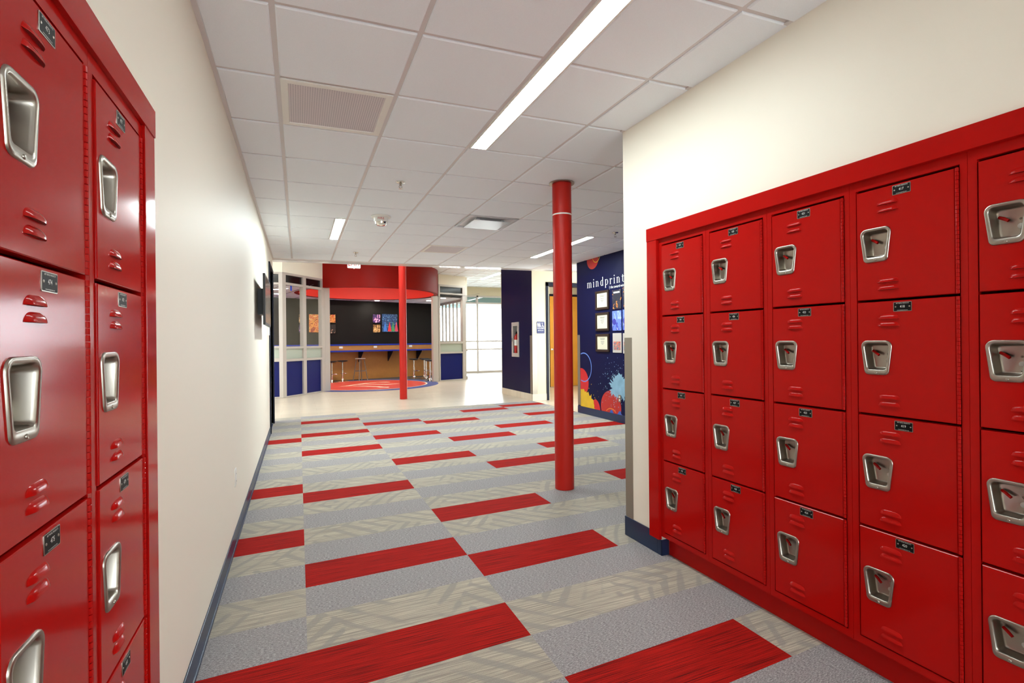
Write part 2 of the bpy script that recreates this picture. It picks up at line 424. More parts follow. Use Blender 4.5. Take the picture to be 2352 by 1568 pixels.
for iu in range(-1, 20):
    for iv in range(-12, 13):
        if iu > 3 and iv < 0: continue
        r = (iu + gd / CW, iu + 1 - gd / CW, iv + gd / CD, iv + 1 - gd / CD)
        rs = [r]
        for h in [(s[0] - .004, s[1] + .004, s[2] - .004, s[3] + .004) for s in STRIPS] + GRILLES + [DIFF]:
            rs = [q for k in rs for q in cut(k, h)]
        for q in rs:
            xa, xb = max(CX0 + q[0] * CW, XL), CX0 + q[1] * CW
            if iu == -1: xa = XL + .02
            if xb - xa < .02: continue
            qa, qb = (xa - CX0) / CW, (xb - CX0) / CW
            yfar = ct(qa, q[3])[1]
            if yfar > ye(xa) - .21: continue
            P4 = [ct(qa, q[2]), ct(qb, q[2]), ct(qb, q[3]), ct(qa, q[3])]
            e = .006
            lo = [(P4[0][0] + e, P4[0][1] + e), (P4[1][0] - e, P4[1][1] + e), (P4[2][0] - e, P4[2][1] - e), (P4[3][0] + e, P4[3][1] - e)]
            cl.loops([[(x, y, HCEIL + .008) for x, y in P4], [(x, y, HCEIL + .001) for x, y in P4], [(x, y, HCEIL - .003) for x, y in lo]], 0)
# grid plane (bars read between the tiles) with holes where fixtures recess is not needed
cl.face([(XL, YBACK, HCEIL + .006), (12, YBACK, HCEIL + .006), (12, ye(12), HCEIL + .006), (XL, ye(XL), HCEIL + .006)], 1)
cl.face([(XL, ye(XL), HCEIL + .006), (12, ye(12), HCEIL + .006), (12, ye(12), HUP), (XL, ye(XL), HUP)], 1)
# wall angle on both sides
cl.box(XL, XL + .022, YBACK, ye(XL) - .1, HCEIL - .002, HCEIL + .004, 1)
cl.box(XR - .022, XR, YBACK, 2.80, HCEIL - .002, HCEIL + .004, 1)
struct(cl.build('ceiling', [M['tile'], M['grid']]))
tr = MB()
tr.hull([(XL, ye(XL) - .20, HCEIL - .004), (12, ye(12) - .20, HCEIL - .004), (12, ye(12) + .03, HCEIL - .004), (XL, ye(XL) + .03, HCEIL - .004)],
        [(XL, ye(XL) - .20, HCEIL + .03), (12, ye(12) - .20, HCEIL + .03), (12, ye(12) + .03, HCEIL + .03), (XL, ye(XL) + .03, HCEIL + .03)])
struct(tr.build('trim_1', mat('gloss white edge trim', srgb(225, 220, 214), .12)))
up = MB()
up.face([(-6, ye(-6), HUP), (12, ye(12), HUP), (12, 19.6, HUP), (-6, 19.6, HUP)], 0)
for iu in range(-10, 21):
    x = CX0 + iu * CW; up.box(x - .012, x + .012, ye(x) + .05, 19.5, HUP - .008, HUP - .002, 1)
for iv in range(0, 17):
    y = 9.9 + iv * .61; up.box(-6, 12, y - .012, y + .012, HUP - .006, HUP - .001, 1)
struct(up.build('ceiling_lobby', [M['tile'], M['grid']]))
# strip lights
def strip(rect, z, name, label, mats, fn=ct, w=.012):
    u0, u1, v0, v1 = rect
    P4 = [fn(u0, v0), fn(u1, v0), fn(u1, v1), fn(u0, v1)]
    c = ((P4[0][0] + P4[2][0]) / 2, (P4[0][1] + P4[2][1]) / 2)
    t = empty(name, (c[0], c[1], z)); tag(t, label, 'ceiling light', 'recessed linear ceiling lights')
    I = [(P4[0][0] + w, P4[0][1] + w), (P4[1][0] - w, P4[1][1] + w), (P4[2][0] - w, P4[2][1] - w), (P4[3][0] + w, P4[3][1] - w)]
    rel = lambda pts, zz: [(x - c[0], y - c[1], zz) for x, y in pts]
    m = MB(); m.loops([rel(P4, .012), rel(P4, -.004), rel(I, -.004), rel(I, .006)], 0, capend=False)
    m.build('housing', M['white'], t)
    m = MB(); m.hull(rel(I, -.0025), rel(I, .004)); m.build('diffuser', mats, t)
    return t
strip(STRIPS[0], HCEIL, 'linear_light', 'long bright linear ceiling light running overhead between the lockers', LIGHT)
strip(STRIPS[1], HCEIL, 'linear_light', 'short linear ceiling light beside the smoke alarm near the left wall', LIGHTG)
strip(STRIPS[2], HCEIL, 'linear_light', 'linear ceiling light passing behind the near red column', LIGHTF)
ilob = lambda u, v: (u, v)
a = fl(1107, 641, HUP); b = fl(1152, 626, HUP)
strip((a.x - .09, a.x + .09, b.y, a.y), HUP, 'linear_light', 'linear lobby ceiling light just left of the navy wall', LIGHT2, fn=ilob)
for (x0, x1, y0, y1, lab) in [(-2.2, -2.02, 9.9, 12.4, 'unseen lobby ceiling light added above the left storefront glazing'), (1.6, 1.78, 9.9, 12.4, 'unseen lobby ceiling light added in front of the red soffit'),
                              (8.4, 8.58, 12.8, 17.0, 'unseen lobby ceiling light added before the exterior windows')]:
    strip((x0, x1, y0, y1), HUP, 'linear_light', lab, LIGHT2, fn=ilob)  # extra fixtures hidden from view, added to light the lobby
# ------------------------------------------------------------------ walls of the corridor
YLE = 9.28
LOPEN = (8.05, 9.02, 2.44)        # door opening in the left wall
YLK0, YLK1 = .86, 1.66           # left locker niche
w = MB()
th_ = .45
w.box(XL - th_, XL, YBACK, YLK0, 0, HCEIL + .3)
w.box(XL - th_, XL, YLK0, YLK1, 1.955, HCEIL + .3)
w.box(XL - th_, XL, YLK1, LOPEN[0], 0, HCEIL + .3)
w.box(XL - th_, XL, LOPEN[0], LOPEN[1], LOPEN[2], HCEIL + .3)
w.box(XL - th_, XL, LOPEN[1], YLE, 0, HUP)
struct(w.build('wall_left', M['wall']))
w = MB(); w.box(XL - .02, XL + .15, YBACK - .2, YBACK, 0, HCEIL + .3); w.box(XR - .15, 12, YBACK - .2, YBACK, 0, HCEIL + .3); w.box(XL + .15, XR - .15, YBACK - .2, YBACK, 2.55, HCEIL + .3); struct(w.build('wall_back', M['wall']))
o = empty('added_fill_window', ((XL + XR) / 2, YBACK - .1, 0)); struct(o); org = Vector(o.location); m = MB()  # unseen glazing added behind the camera for daylight fill
for x in (XL + .15, (XL + XR) / 2 - .03, XR - .21): m.box(x, x + .06, YBACK - .15, YBACK - .05, 0, 2.55)
for z in (0, 2.13, 2.49): m.box(XL + .21, XR - .21, YBACK - .15, YBACK - .05, z, z + .06)
m.build('window_frame', M['alu'], o).location = -org
m = MB(); m.box(XL + .15, XR - .15, YBACK - .104, YBACK - .096, .06, 2.5); m.build('window_pane', M['glass'], o).location = -org
m = MB(); m.face([(-30, YBACK - .25, -.02), (30, YBACK - .25, -.02), (30, -60, -.02), (-30, -60, -.02)]); struct(m.build('added_bounce_ground', mat('pale bounce paving', srgb(236, 236, 236), .8)))  # unseen bright ground, added to bounce daylight up to the ceiling
YRK0, YRK1, YRE = .525, 2.445, 2.80
w = MB(); th_ = .55
w.box(XR, XR + th_, YBACK, YRK0, 0, HCEIL + .3)
w.box(XR, XR + th_, YRK0, YRK1, 1.955, HCEIL + .3)
w.box(XR, XR + th_, YRK1, YRE, 0, HCEIL + .3)
w.box(XR + th_, XM, 2.3, YRE, 0, HCEIL + .3)
struct(w.build('wall_right', M['wall']))
# baseboards
m = MB(); m.box(XL, XL + .007, YLK1 + .098, LOPEN[0] - .05, 0, .105); m.box(XL, XL + .012, YLK1 + .098, LOPEN[0] - .05, 0, .02)
m.box(XL, XL + .007, LOPEN[1] + .06, YLE, 0, .105)
struct(m.build('baseboard_left', M['navybase'], bevel=.003))
m = MB(); m.box(XR - .008, XR, 2.475, YRE + .008, 0, .128); m.box(XR - .008, XR + .3, YRE, YRE + .008, 0, .128); m.box(XR - .008, 2.067, 2.436, 2.445, 0, .095); m.box(XR - .008, XR, 2.436, 2.475, 0, .095)
struct(m.build('baseboard_right', M['navybase'], bevel=.003))
# corner guards
def guard(p, dirs, z0, z1, label):
    x, y = p; m = MB()
    for (dx, dy) in dirs:
        ox, oy = (-.002 * (1 if dy else 0), 0)
        if dy: m.box(x - .003, x, min(y, y + dy), max(y, y + dy), z0, z1)
        else: m.box(min(x, x + dx), max(x, x + dx), y - .003 if label[1] else y, y if label[1] else y + .003, z0, z1)
    o = m.build('corner_guard', M['guard'], origin=(x, y, z0)); tag(o, label[0], 'corner guard'); return o
guard((XR, YRE), [(0, -.078), (.078, 0)], .13, 1.325, ('stainless steel corner guard on the cream wall beside the red lockers', False))
# ------------------------------------------------------------------ lockers
TIER = [1.873, 1.447, 1.013, .581, .152]      # door tops and the last bottom
PW = .381; DL, DR = .029, .348                # door left/right within a column
def door_parts(zt, zb):
    """door local origin: lower left corner of the door, x right, y into the wall, z up"""
    Wd, Hd = DR - DL, zt - zb
    hz = Hd - .146
    outer = [(.012, hz), (.027, hz - .130), (.111, hz - .130), (.126, hz)]
    OUT = rpoly(outer, [.022, .016, .016, .022])
    def inset(d, db=None, dt=None):
        db = d if db is None else db; dt = d if dt is None else dt
        return rpoly([(.012 + d + .0, hz - dt), (.027 + d - (db - d) * .115, hz - .130 + db), (.111 - d + (db - d) * .115, hz - .130 + db), (.126 - d, hz - dt)],
                     [max(.006, .022 - d * .6), max(.006, .016 - d * .5), max(.006, .016 - d * .5), max(.006, .022 - d * .6)])
    hole = inset(.004)
    # door skin: front plate with hole plus rolled edges
    d = MB(); yf = -.004; e = .0025
    rect = [(e, e), (Wd - e, e), (Wd - e, Hd - e), (e, Hd - e)]
    full = [(0, 0), (Wd, 0), (Wd, Hd), (0, Hd)]
    d.holed(rect, list(reversed(hole)), lambda p: (p[0], yf, p[1]), 0)
    d.loops([[(x, yf, z) for x, z in rect], [(x, yf + e * .7, z) for x, z in [(full[i][0] * .7 + rect[i][0] * .3, full[i][1] * .7 + rect[i][1] * .3) for i in range(4)]], [(x, yf + e * 2, z) for x, z in full], [(x, .016, z) for x, z in full]], 0, capend=False)
    L = MB()
    P = lambda pts, y: [(x, y, z) for x, z in pts]
    L.loops([P(OUT, yf), P(inset(.0005), yf - .0025), P(inset(.002), yf - .0042), P(inset(.005, .010), yf - .0042), P(inset(.009, .018), yf - .0036), P(inset(.0105, .0195), yf - .0020), P(inset(.0125, .0215), yf + .004),
             P(inset(.0150, .024), yf + .032), P(inset(.0165, .0255), yf + .0365), P(inset(.021, .029), yf + .038)], 0, capend=True)
    cxm = .069
    L.lathe([(.0, -.0), (.0028, -.0004), (.0042, .0012), (.0042, .003)], (cxm, yf - .0062, hz - .122), 12, 0, 'y')
    for zz in (hz - .052, hz - .096): L.lathe([(.0, 0), (.0022, .0005), (.0034, .0020), (.0034, .006)], (.088, yf + .0355, zz), 10, 0, 'y')
    L.lathe([(.0, 0), (.0080, .0), (.0086, .0008), (.0086, .006)], (.0885, yf + .0355, hz - .075), 18, 1, 'y')
    V = []
    for zc in (Hd - .060, Hd - .087, .068, .041):
        v = MB(); hw, hh, dp = .0375, .0165, .0075; nu, nv = 20, 7; pts = []
        for i in range(nu + 1):
            s = -1 + 2 * i / nu; prof = (1 - abs(s) ** 4) ** .5
            for j in range(nv + 1):
                t = j / nv
                pts.append((.112 + s * hw, yf - dp * (max(0, 1 - s ** 6)) * cos(t * pi / 2) ** .8 * prof, zc - .006 + hh * prof * t))
        b = len(v.v); v.v += pts
        for i in range(nu):
            for j in range(nv):
                q = i * (nv + 1) + j; v.f.append((b + q, b + q + nv + 1, b + q + nv + 2, b + q + 1)); v.m.append(0)
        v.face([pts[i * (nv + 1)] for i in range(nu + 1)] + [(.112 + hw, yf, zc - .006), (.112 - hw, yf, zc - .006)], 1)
        V.append(v)
    h = MB(); n = int(Hd / .0135); hx = Wd + .006
    for i in range(n):
        z0, z1 = Hd * i / n, Hd * (i + 1) / n; r = .0052
        h.lathe([(r * .8, z0 + .0004), (r, z0 + .0012), (r, z1 - .0012), (r * .8, z1 - .0004)], (hx, yf + .001, 0), 8, 0)
    h.box(Wd, hx, yf + .001, yf + .006, 0, Hd)
    lv = MB()
    lv.tube([(.040, yf + .028, hz - .040), (.052, yf + .024, hz - .046), (.066, yf + .020, hz - .056)], [.0048, .0052, .0046], 10)
    return d, L, V, h, lv, Wd, Hd
def plate(num, Wd, Hd):
    p = MB(); cx_, z1 = Wd / 2, Hd - .0065; z0 = z1 - .034; y = -.0045
    R = rrect(cx_ - .030, cx_ + .030, z0, z1, .002, 2); Ri = rrect(cx_ - .0284, cx_ + .0284, z0 + .0016, z1 - .0016, .0015, 2)
    p.loops([[(a, y + .001, b) for a, b in R], [(a, y - .0008, b) for a, b in R], [(a, y - .001, b) for a, b in Ri]], 0, capend=False)
    p.face([(a, y - .0009, b) for a, b in Ri], 1)
    for sx in (-.0225, .0225): p.lathe([(0, -.0012), (.0022, -.0008), (.003, .0006)], (cx_ + sx, y - .0008, (z0 + z1) / 2), 10, 0, 'y')
    zc = (z0 + z1) / 2
    for txt, h, zz in ((str(num), .0125, zc), ('ART METAL PRODUCTS', .0046, z1 - .0050), ('www.artmetalproducts.com', .0036, z0 + .0044)):
        vs, fs = text_geo(txt)
        p.add(vs, fs, lambda q: (cx_ + q[0] * h * .86, y - .0014, zz + q[1] * h), 2)
    return p
def frame_mb():
    fr = MB(); zt, zb = 1.955, .118; dz = TIER
    fr.box(0.0006, DL - .004, 0, .018, zb, zt); fr.box(DR + .012, PW - .0006, 0, .018, zb, zt)
    fr.box(DL - .004, DR + .012, 0, .018, TIER[0] + .009, zt); fr.box(DL - .004, DR + .012, 0, .018, zb, TIER[4] - .005)
    fr.box(0.0006, .003, .018, .36, zb, zt); fr.box(PW - .003, PW - .0006, .018, .36, zb, zt)
    fr.box(.003, PW - .003, .355, .36, zb, zt); fr.box(.003, PW - .003, .018, .355, zb, zb + .003); fr.box(.003, PW - .003, .018, .355, zt - .003, zt)
    for z in TIER[1:4]: fr.box(.003, PW - .003, .019, .355, z - .003, z + .001)
    return fr
def make_column(num, loc, rz, label, group):
    t = empty('locker_unit', loc, rz); tag(t, label, 'locker', group)
    frame_mb().build('frame', M['red'], t)
    for i in range(4):
        zt, zb = TIER[i] , TIER[i + 1] + (.0085 if i < 3 else 0)
        d, L, V, h, lv, Wd, Hd = door_parts(zt, zb)
        do = d.build('door', M['red'], t, smooth=True, angle=.3); do.location = (DL, 0, zb)
        L.build('recessed_handle', [M['steel'], M['white']], do, smooth=True, angle=1.0)
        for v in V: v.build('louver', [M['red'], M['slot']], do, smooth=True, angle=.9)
        h.build('hinge', M['red'], do, smooth=True)
        lv.build('latch_lever', M['red'], do, smooth=True)
        plate(num + i, Wd, Hd).build('number_plate', [M['steel'], M['plate'], M['print']], do, smooth=True)
    return t
def copy_column(src, num, loc, rz, label):
    c = src.copy(); COL.objects.link(c); c.location = loc; c.rotation_euler = (0, 0, rz); c['label'] = label
    i = 0
    for ch in list(src.children):
        k = ch.copy(); COL.objects.link(k); k.parent = c
        isdoor = ch.name.startswith('door')
        for gch in list(ch.children):
            if gch.name.startswith('number_plate'):
                Hd = TIER[i] - TIER[i + 1] - (.0085 if i < 3 else 0)
                plate(num + i, DR - DL, Hd).build('number_plate', [M['steel'], M['plate'], M['print']], k, smooth=True)
            else:
                q = gch.copy(); COL.objects.link(q); q.parent = k
        if isdoor: i += 1
    return c
XF = 2.015
lock = {}
seams = [2.442, 2.061, 1.680, 1.299, .918]
nums = [429, 425, 421, 417, 413]
labs = ['red four-door locker column beside the end trim, farthest on the right wall', 'second red locker column from the far end of the right-hand row',
        'red locker column numbered 421 to 424 in the middle of the right-hand row', 'red locker column numbered 417 to 420 in the right-hand row',
        'red locker column cut off by the right edge of the photo']
for i, (yy, n, lb) in enumerate(zip(seams, nums, labs)):
    if i == 0: first = make_column(n, (XF, yy, 0), -pi / 2, lb, 'red lockers set into both walls')
    else: copy_column(first, n, (XF, yy, 0), -pi / 2, lb)
XFL = -.391
copy_column(first, 473, (XFL, .894, -.003), pi / 2, 'nearest red locker column on the left, numbered from 473, cut by the left edge')
copy_column(first, 477, (XFL, 1.275, -.003), pi / 2, 'red locker column on the left beside the bare cream wall')
def locker_trim(xw, sgn, ya, yb, yend, label, proud=.026):
    """ya..yb run of the top fascia, end post at the far end; sgn -1 faces -X"""
    o = empty('locker_fascia', (xw, (ya + yb) / 2, .1)); tag(o, label, 'locker trim')
    org = (xw, (ya + yb) / 2, .1)
    x0, x1 = (xw - proud, xw) if sgn < 0 else (xw, xw + proud)
    m = MB(); m.box(x0, x1, ya, yb, 1.916, 1.995); ob = m.build('top_fascia', M['red'], o, bevel=.002); ob.location = -Vector(org)
    m = MB(); m.box(x0 + (.003 if sgn < 0 else 0), x1 - (0 if sgn < 0 else .003), yend, yb, .098, 1.916)
    ob = m.build('end_post', M['red'], o, bevel=.002); ob.location = -Vector(org)
    return o
locker_trim(XR, -1, .52, 2.532, 2.4425, 'red flat metal trim framing the right-hand lockers on the cream wall')
locker_trim(XL, 1, .862, 1.756, 1.6575, 'red flat metal trim framing the left-hand lockers', .012)
m = MB(); m.box(2.067, 2.09, .53, 2.436, 0, .117); tag(m.build('toe_kick', M['red'], bevel=.001, origin=(2.07, 1.5, 0)), 'dark red recessed toe kick under the right-hand lockers', 'toe kick')
m = MB(); m.box(-.465, -.44, .865, 1.65, 0, .114); tag(m.build('toe_kick', M['red'], bevel=.001, origin=(-.45, 1.25, 0)), 'red recessed toe kick under the left-hand lockers', 'toe kick')
# ------------------------------------------------------------------ ceiling fittings
def grille(rect, label):
    u0, u1, v0, v1 = rect; e = .014
    P4 = [ct(u0, v0), ct(u1, v0), ct(u1, v1), ct(u0, v1)]; c = ((P4[0][0] + P4[2][0]) / 2, (P4[0][1] + P4[2][1]) / 2)
    ins = lambda d: [(P4[0][0] + d - c[0], P4[0][1] + d - c[1]), (P4[1][0] - d - c[0], P4[1][1] + d - c[1]), (P4[2][0] - d - c[0], P4[2][1] - d - c[1]), (P4[3][0] + d - c[0], P4[3][1] - d - c[1])]
    t = empty('return_grille', (c[0], c[1], HCEIL)); tag(t, label, 'air grille', 'perforated return air grilles')
    Z = lambda pts, z: [(x, y, z) for x, y in pts]
    m = MB(); m.loops([Z(ins(.013), .005), Z(ins(.013), -.004), Z(ins(.048), -.004), Z(ins(.052), .003)], 0, capend=False); m.build('frame', M['white'], t)
    m = MB(); m.hull(Z(ins(.050), .001), Z(ins(.050), .004)); m.build('perforated_sheet', M['grille'], t)
grille(GRILLES[0], 'square grey perforated return grille in the ceiling nearest the camera')
grille(GRILLES[1], 'far grey return grille in the ceiling beyond the square diffuser')
P4 = [ct(DIFF[0], DIFF[2]), ct(DIFF[1], DIFF[2]), ct(DIFF[1], DIFF[3]), ct(DIFF[0], DIFF[3])]; c = ((P4[0][0] + P4[2][0]) / 2, (P4[0][1] + P4[2][1]) / 2)
t = empty('air_diffuser', (c[0], c[1], HCEIL)); tag(t, 'glossy white square plaque air diffuser set in the ceiling left of the red column', 'air diffuser')
sq = lambda h, z: [(-h, -h, z), (h, -h, z), (h, h, z), (-h, h, z)]
satin = mat('satin white diffuser enamel', srgb(196, 198, 202), .22, spec=.15)
m = MB(); m.loops([sq(.297, .0055), sq(.297, -.004), sq(.275, -.006), sq(.262, .002), sq(.262, .0045)], 0, capend=False); m.build('frame', satin, t, bevel=.001)
m = MB(); m.hull(sq(.215, -.028), sq(.215, -.020)); m.build('plaque', satin, t, bevel=.003)
for sx in (-.15, .15):
    for sy in (-.15, .15): m = MB(); m.box(sx - .02, sx + .02, sy - .004, sy + .004, -.020, .0045); m.build('hanger', satin, t)
def sprinkler(x, y, label):
    p = fl(x, y, HCEIL); o = empty('sprinkler', (p.x, p.y, HCEIL - .003)); tag(o, label, 'sprinkler', 'pendent sprinklers')
    m = MB(); m.lathe([(.040, .0), (.041, -.003), (.030, -.010), (.014, -.012), (.012, -.004)], (0, 0, 0), 20); m.build('escutcheon', M['chrome'], o, smooth=True)
    m = MB(); m.lathe([(.010, -.004), (.010, -.030), (.006, -.034)], (0, 0, 0), 12)
    for s in (-1, 1): m.tube([(s * .009, 0, -.030), (s * .014, 0, -.042), (s * .006, 0, -.056)], .0025, 6)
    m.build('body', M['steel'], o, smooth=True)
    m = MB(); m.lathe([(.005, -.054), (.018, -.057), (.018, -.059), (.004, -.062)], (0, 0, 0), 14); m.build('deflector', M['chrome'], o, smooth=True)
sprinkler(920, 417, 'chrome pendent sprinkler in the middle of the ceiling above the smoke alarm')
sprinkler(817, 579, 'chrome pendent sprinkler in the ceiling in front of the exit sign')
sprinkler(1413, 533, 'chrome pendent sprinkler in the ceiling before the navy mural')
p = fl(875, 496, HCEIL); o = empty('fire_alarm', (p.x, p.y, HCEIL - .003)); tag(o, 'round white ceiling fire strobe with FIRE in red letters', 'fire alarm')
o.rotation_euler = (0, 0, math.atan2(-p.x, p.y)); o.scale = (1.3, 1.3, 1.3)
m = MB(); m.lathe([(.082, 0), (.084, -.006), (.080, -.012), (.062, -.016)], (0, 0, 0), 28); m.build('base', M['white'], o, smooth=True)
m = MB(); m.lathe([(.060, -.012), (.058, -.046), (.054, -.050)], (0, 0, 0), 28); m.build('body', M['white'], o, smooth=True)
m = MB(); m.lathe([(.050, -.050), (.047, -.066), (.034, -.078), (.0, -.082)], (0, 0, 0), 24); m.build('strobe_lens', M['chrome'], o, smooth=True)
m = MB(); vs, fs = text_geo('FIRE')
m.add(vs, fs, lambda q: (.0605 * sin(q[0] * .52), -.0605 * cos(q[0] * .52), -.030 + q[1] * .026)); m.build('lettering', EXITR if False else M['ext'], o)
# ------------------------------------------------------------------ red columns
def column(x, y, ztop, label, band=None):
    o = empty('steel_post', (x, y, 0)); tag(o, label, 'column')
    m = MB(); m.lathe([(.084, .002), (.084, ztop)], (0, 0, 0), 48); m.build('shaft', M['redcol'], o, smooth=True)
    if band:
        m = MB(); m.lathe([(.0846, band - .006), (.0856, band - .004), (.0856, band + .004), (.0846, band + .006)], (0, 0, 0), 48); m.build('white_band', M['white'], o, smooth=True)
    m = MB(); m.lathe([(.086, ztop - .012), (.112, ztop - .010), (.112, ztop - .004), (.086, ztop - .003)], (0, 0, 0), 40); m.build('ceiling_ring', M['steel'], o, smooth=True)
p = fl(1297, 1127); d = Vector((p.x, p.y, 0)).normalized()
zb = online(1293, 489, (p.x, p.y), (p.x - d.y, p.y + d.x)).z
column(p.x + d.x * .084, p.y + d.y * .084, HCEIL - .001, 'tall red round column standing on the carpet in front of the mural', zb)
p = fl(927, 917); d = Vector((p.x, p.y, 0)).normalized()
column(p.x + d.x * .084, p.y + d.y * .084, HUP, 'slender red round column on the cream tile before the lounge')
# ------------------------------------------------------------------ left wall fittings
def outlet(c, n, label, grp='white wall outlets', mt='white', w_=.035, h_=.057):
    """c centre on the wall, n wall normal (2D)"""
    o = empty('wall_outlet', c, math.atan2(n[1], n[0]) + pi / 2); tag(o, label, 'outlet', grp)
    m = MB(); R = rrect(-w_, w_, -h_, h_, .004, 3); m.loops([[(a, 0, b) for a, b in R], [(a, -.004, b) for a, b in R], [(a * .93, -.0055, b * .95) for a, b in R]], 0); m.build('cover_plate', M[mt], o, smooth=True)
    for s in (-1, 1):
        m = MB(); vert = h_ >= w_
        cx_, cz = (0, s * h_ * .42) if vert else (s * w_ * .42, 0)
        m.lathe([(.015, -.0050), (.015, -.0072), (.0, -.0074)], (cx_, 0, cz), 16, 0, 'y')
        for k in (-.005, .005): m.box(cx_ + k - .001, cx_ + k + .001, -.0078, -.0072, cz - .003, cz + .005, 1)
        m.build('receptacle', [M['white'], M['dark']], o, smooth=True)
p = onX(540, 1096, XL); outlet((XL, p.y, p.z), (1, 0), 'white duplex outlet low on the cream left wall')
# television
xt = -.300; ya, yb_, z0, z1 = 5.50, 6.50, 1.495, 2.005
t = empty('television', (XL, (ya + yb_) / 2, (z0 + z1) / 2)); tag(t, 'black flat television mounted on the left wall by the navy door frame', 'television')
org = Vector(t.location)
m = MB(); m.box(xt - .022, xt, ya, yb_, z0, z1); m.build('casing', M['black'], t, bevel=.004, origin=None).location = -org
m = MB(); m.box(xt, xt + .0015, ya + .02, yb_ - .02, z0 + .025, z1 - .02); m.build('screen', M['screen'], t).location = -org
m = MB(); m.box(XL, xt - .022, ya + .35, yb_ - .35, z0 + .12, z1 - .12); m.build('wall_bracket', M['black'], t).location = -org
p = onX(615.5, 760, XL)
m = MB(); m.box(XL, XL + .02, p.y - .04, p.y + .04, p.z - .06, p.z + .06); tag(m.build('wall_switch', M['white'], bevel=.003, origin=(XL, p.y, p.z)), 'small white switch plate under the television', 'switch')
# door frame in the left wall
a, b, zt = LOPEN
d1 = empty('door_1', (XL, (a + b) / 2, 0)); struct(d1)
m = MB()
m.box(XL - .20, XL + .02, a - .05, a, 0, zt + .05); m.box(XL - .20, XL + .02, b, b + .05, 0, zt + .05); m.box(XL - .20, XL + .02, a, b, zt, zt + .05)
m.build('door_frame', M['navytrim'], d1, bevel=.003).location = -Vector(d1.location)
m = MB(); m.box(XL - .45, XL, a, b, -.012, 0); m.build('threshold', M['navybase'], d1).location = -Vector(d1.location)
m = MB(); m.box(XL - .17, XL - .125, a + .003, b - .003, .008, zt - .003); m.build('door_leaf', M['navytrim'], d1).location = -Vector(d1.location)
# ------------------------------------------------------------------ mural wall
w = MB(); w.box(XM, XM + .3, YRE, 7.88, 0, HCEIL + .3); struct(w.build('wall_mural', M['navy']))
m = MB(); m.box(XM - .008, XM, YRE, 7.88, 0, .125); struct(m.build('baseboard_mural', M['navybase'], bevel=.003))
guard((XM, 7.88), [(0, -.09), (.09, 0)], .14, onX(1333, 769, XM).z, ('stainless steel corner guard on the far edge of the navy mural', False))
MO = Vector((XM, 6.9, 0))
def mp(x, y, off): q = onX(x, y, XM); return (XM - off, q.y, q.z)
Mred = mat('mural red', srgb(196, 28, 34), .4, var=.12, vscale=2.5); Mred2 = mat('mural deep red', srgb(178, 36, 30), .4, var=.25, vscale=3)
Myel = mat('mural yellow', srgb(212, 170, 32), .4, var=.2, vscale=6); Mring = mat('mural ring blue', srgb(96, 130, 206), .4, var=.1)
Mspl = mat('mural splash pale blue', srgb(122, 160, 182), .4, var=.35, vscale=8); Mora = mat('mural orange', srgb(224, 128, 44), .4); Mblu = mat('mural blue', srgb(48, 88, 178), .4)
ART = {}
def art_(k):
    return ART.setdefault(k, MB())
def mdisc(x, y, rx, ry, m, off, n=40, jag=0, a0=0, a1=2 * pi):
    c = onX(x, y, XM); e = onX(x + rx, y, XM); R = abs(e.y - c.y); Rz = onX(x, y - ry, XM).z - c.z
    pts = []
    for k in range(n):
        a = 2 * pi * k / n; j = 1 + jag * (random.random() - .5)
        z = c.z + Rz * sin(a) * j; y_ = c.y - R * cos(a) * j
        pts.append((y_, max(.126, min(z, HCEIL - .004))))
    pts = [(min(q, 7.785), z) for q, z in pts]
    art_(cur[0]).tess(pts, lambda q: (XM - off - MO.x, q[0] - MO.y, q[1]), m)
def mring(x, y, rx, ry, wd, m, off, n=48):
    c = onX(x, y, XM); R = abs(onX(x + rx, y, XM).y - c.y); Rz = onX(x, y - ry, XM).z - c.z
    for k in range(n):
        a, b = 2 * pi * k / n, 2 * pi * (k + 1) / n
        q = [(c.y - (R + s * wd / 2) * cos(t), c.z + (Rz + s * wd / 2) * sin(t)) for t, s in ((a, -1), (a, 1), (b, 1), (b, -1))]
        if any(v[1] < .127 or v[0] > 7.785 or v[1] > HCEIL - .004 for v in q): continue
        art_(cur[0]).face([(XM - off - MO.x, v[0] - MO.y, v[1]) for v in q], m)
cur = ['']
def A(k, fn, *a): cur[0] = k; fn(*a)
A('red_circle', mdisc, 1335, 877, 17, 32, 0, .0010)
A('yellow_splat', mdisc, 1341, 950, 27, 55, 2, .0014, 70, .16)
A('red_circle_small', mdisc, 1368, 943, 11, 26, 0, .0012)
A('red_sphere', mdisc, 1403, 935, 24, 38, 1, .0016)
A('blue_ring', mring, 1341, 843, 17.5, 32.5, .018, 3, .0018)
for a_ in ((1416, 890, 14, 24, 4, .0020, 70, .65), (1424, 880, 14, 20, 4, .0021, 50, .6), (1430, 895, 10, 22, 4, .0022, 50, .6)): A('pale_splash', mdisc, *a_)
A('blue_shape', mdisc, 1405, 955, 5, 14, 6, .0019); A('orange_ring', mring, 1404, 957, 14, 19, .014, 5, .0023); A('blue_fleck', mdisc, 1424, 958, 8, 12, 6, .0019, 24, .5)
A('upper_red_drop', mdisc, 1361, 596, 13.5, 22, 1, .0012); A('upper_red_circle', mdisc, 1355, 580, 10, 16, 0, .0010); A('yellow_ring', mring, 1369, 582, 9.5, 20, .014, 2, .0016)
rnd = random.Random(3)
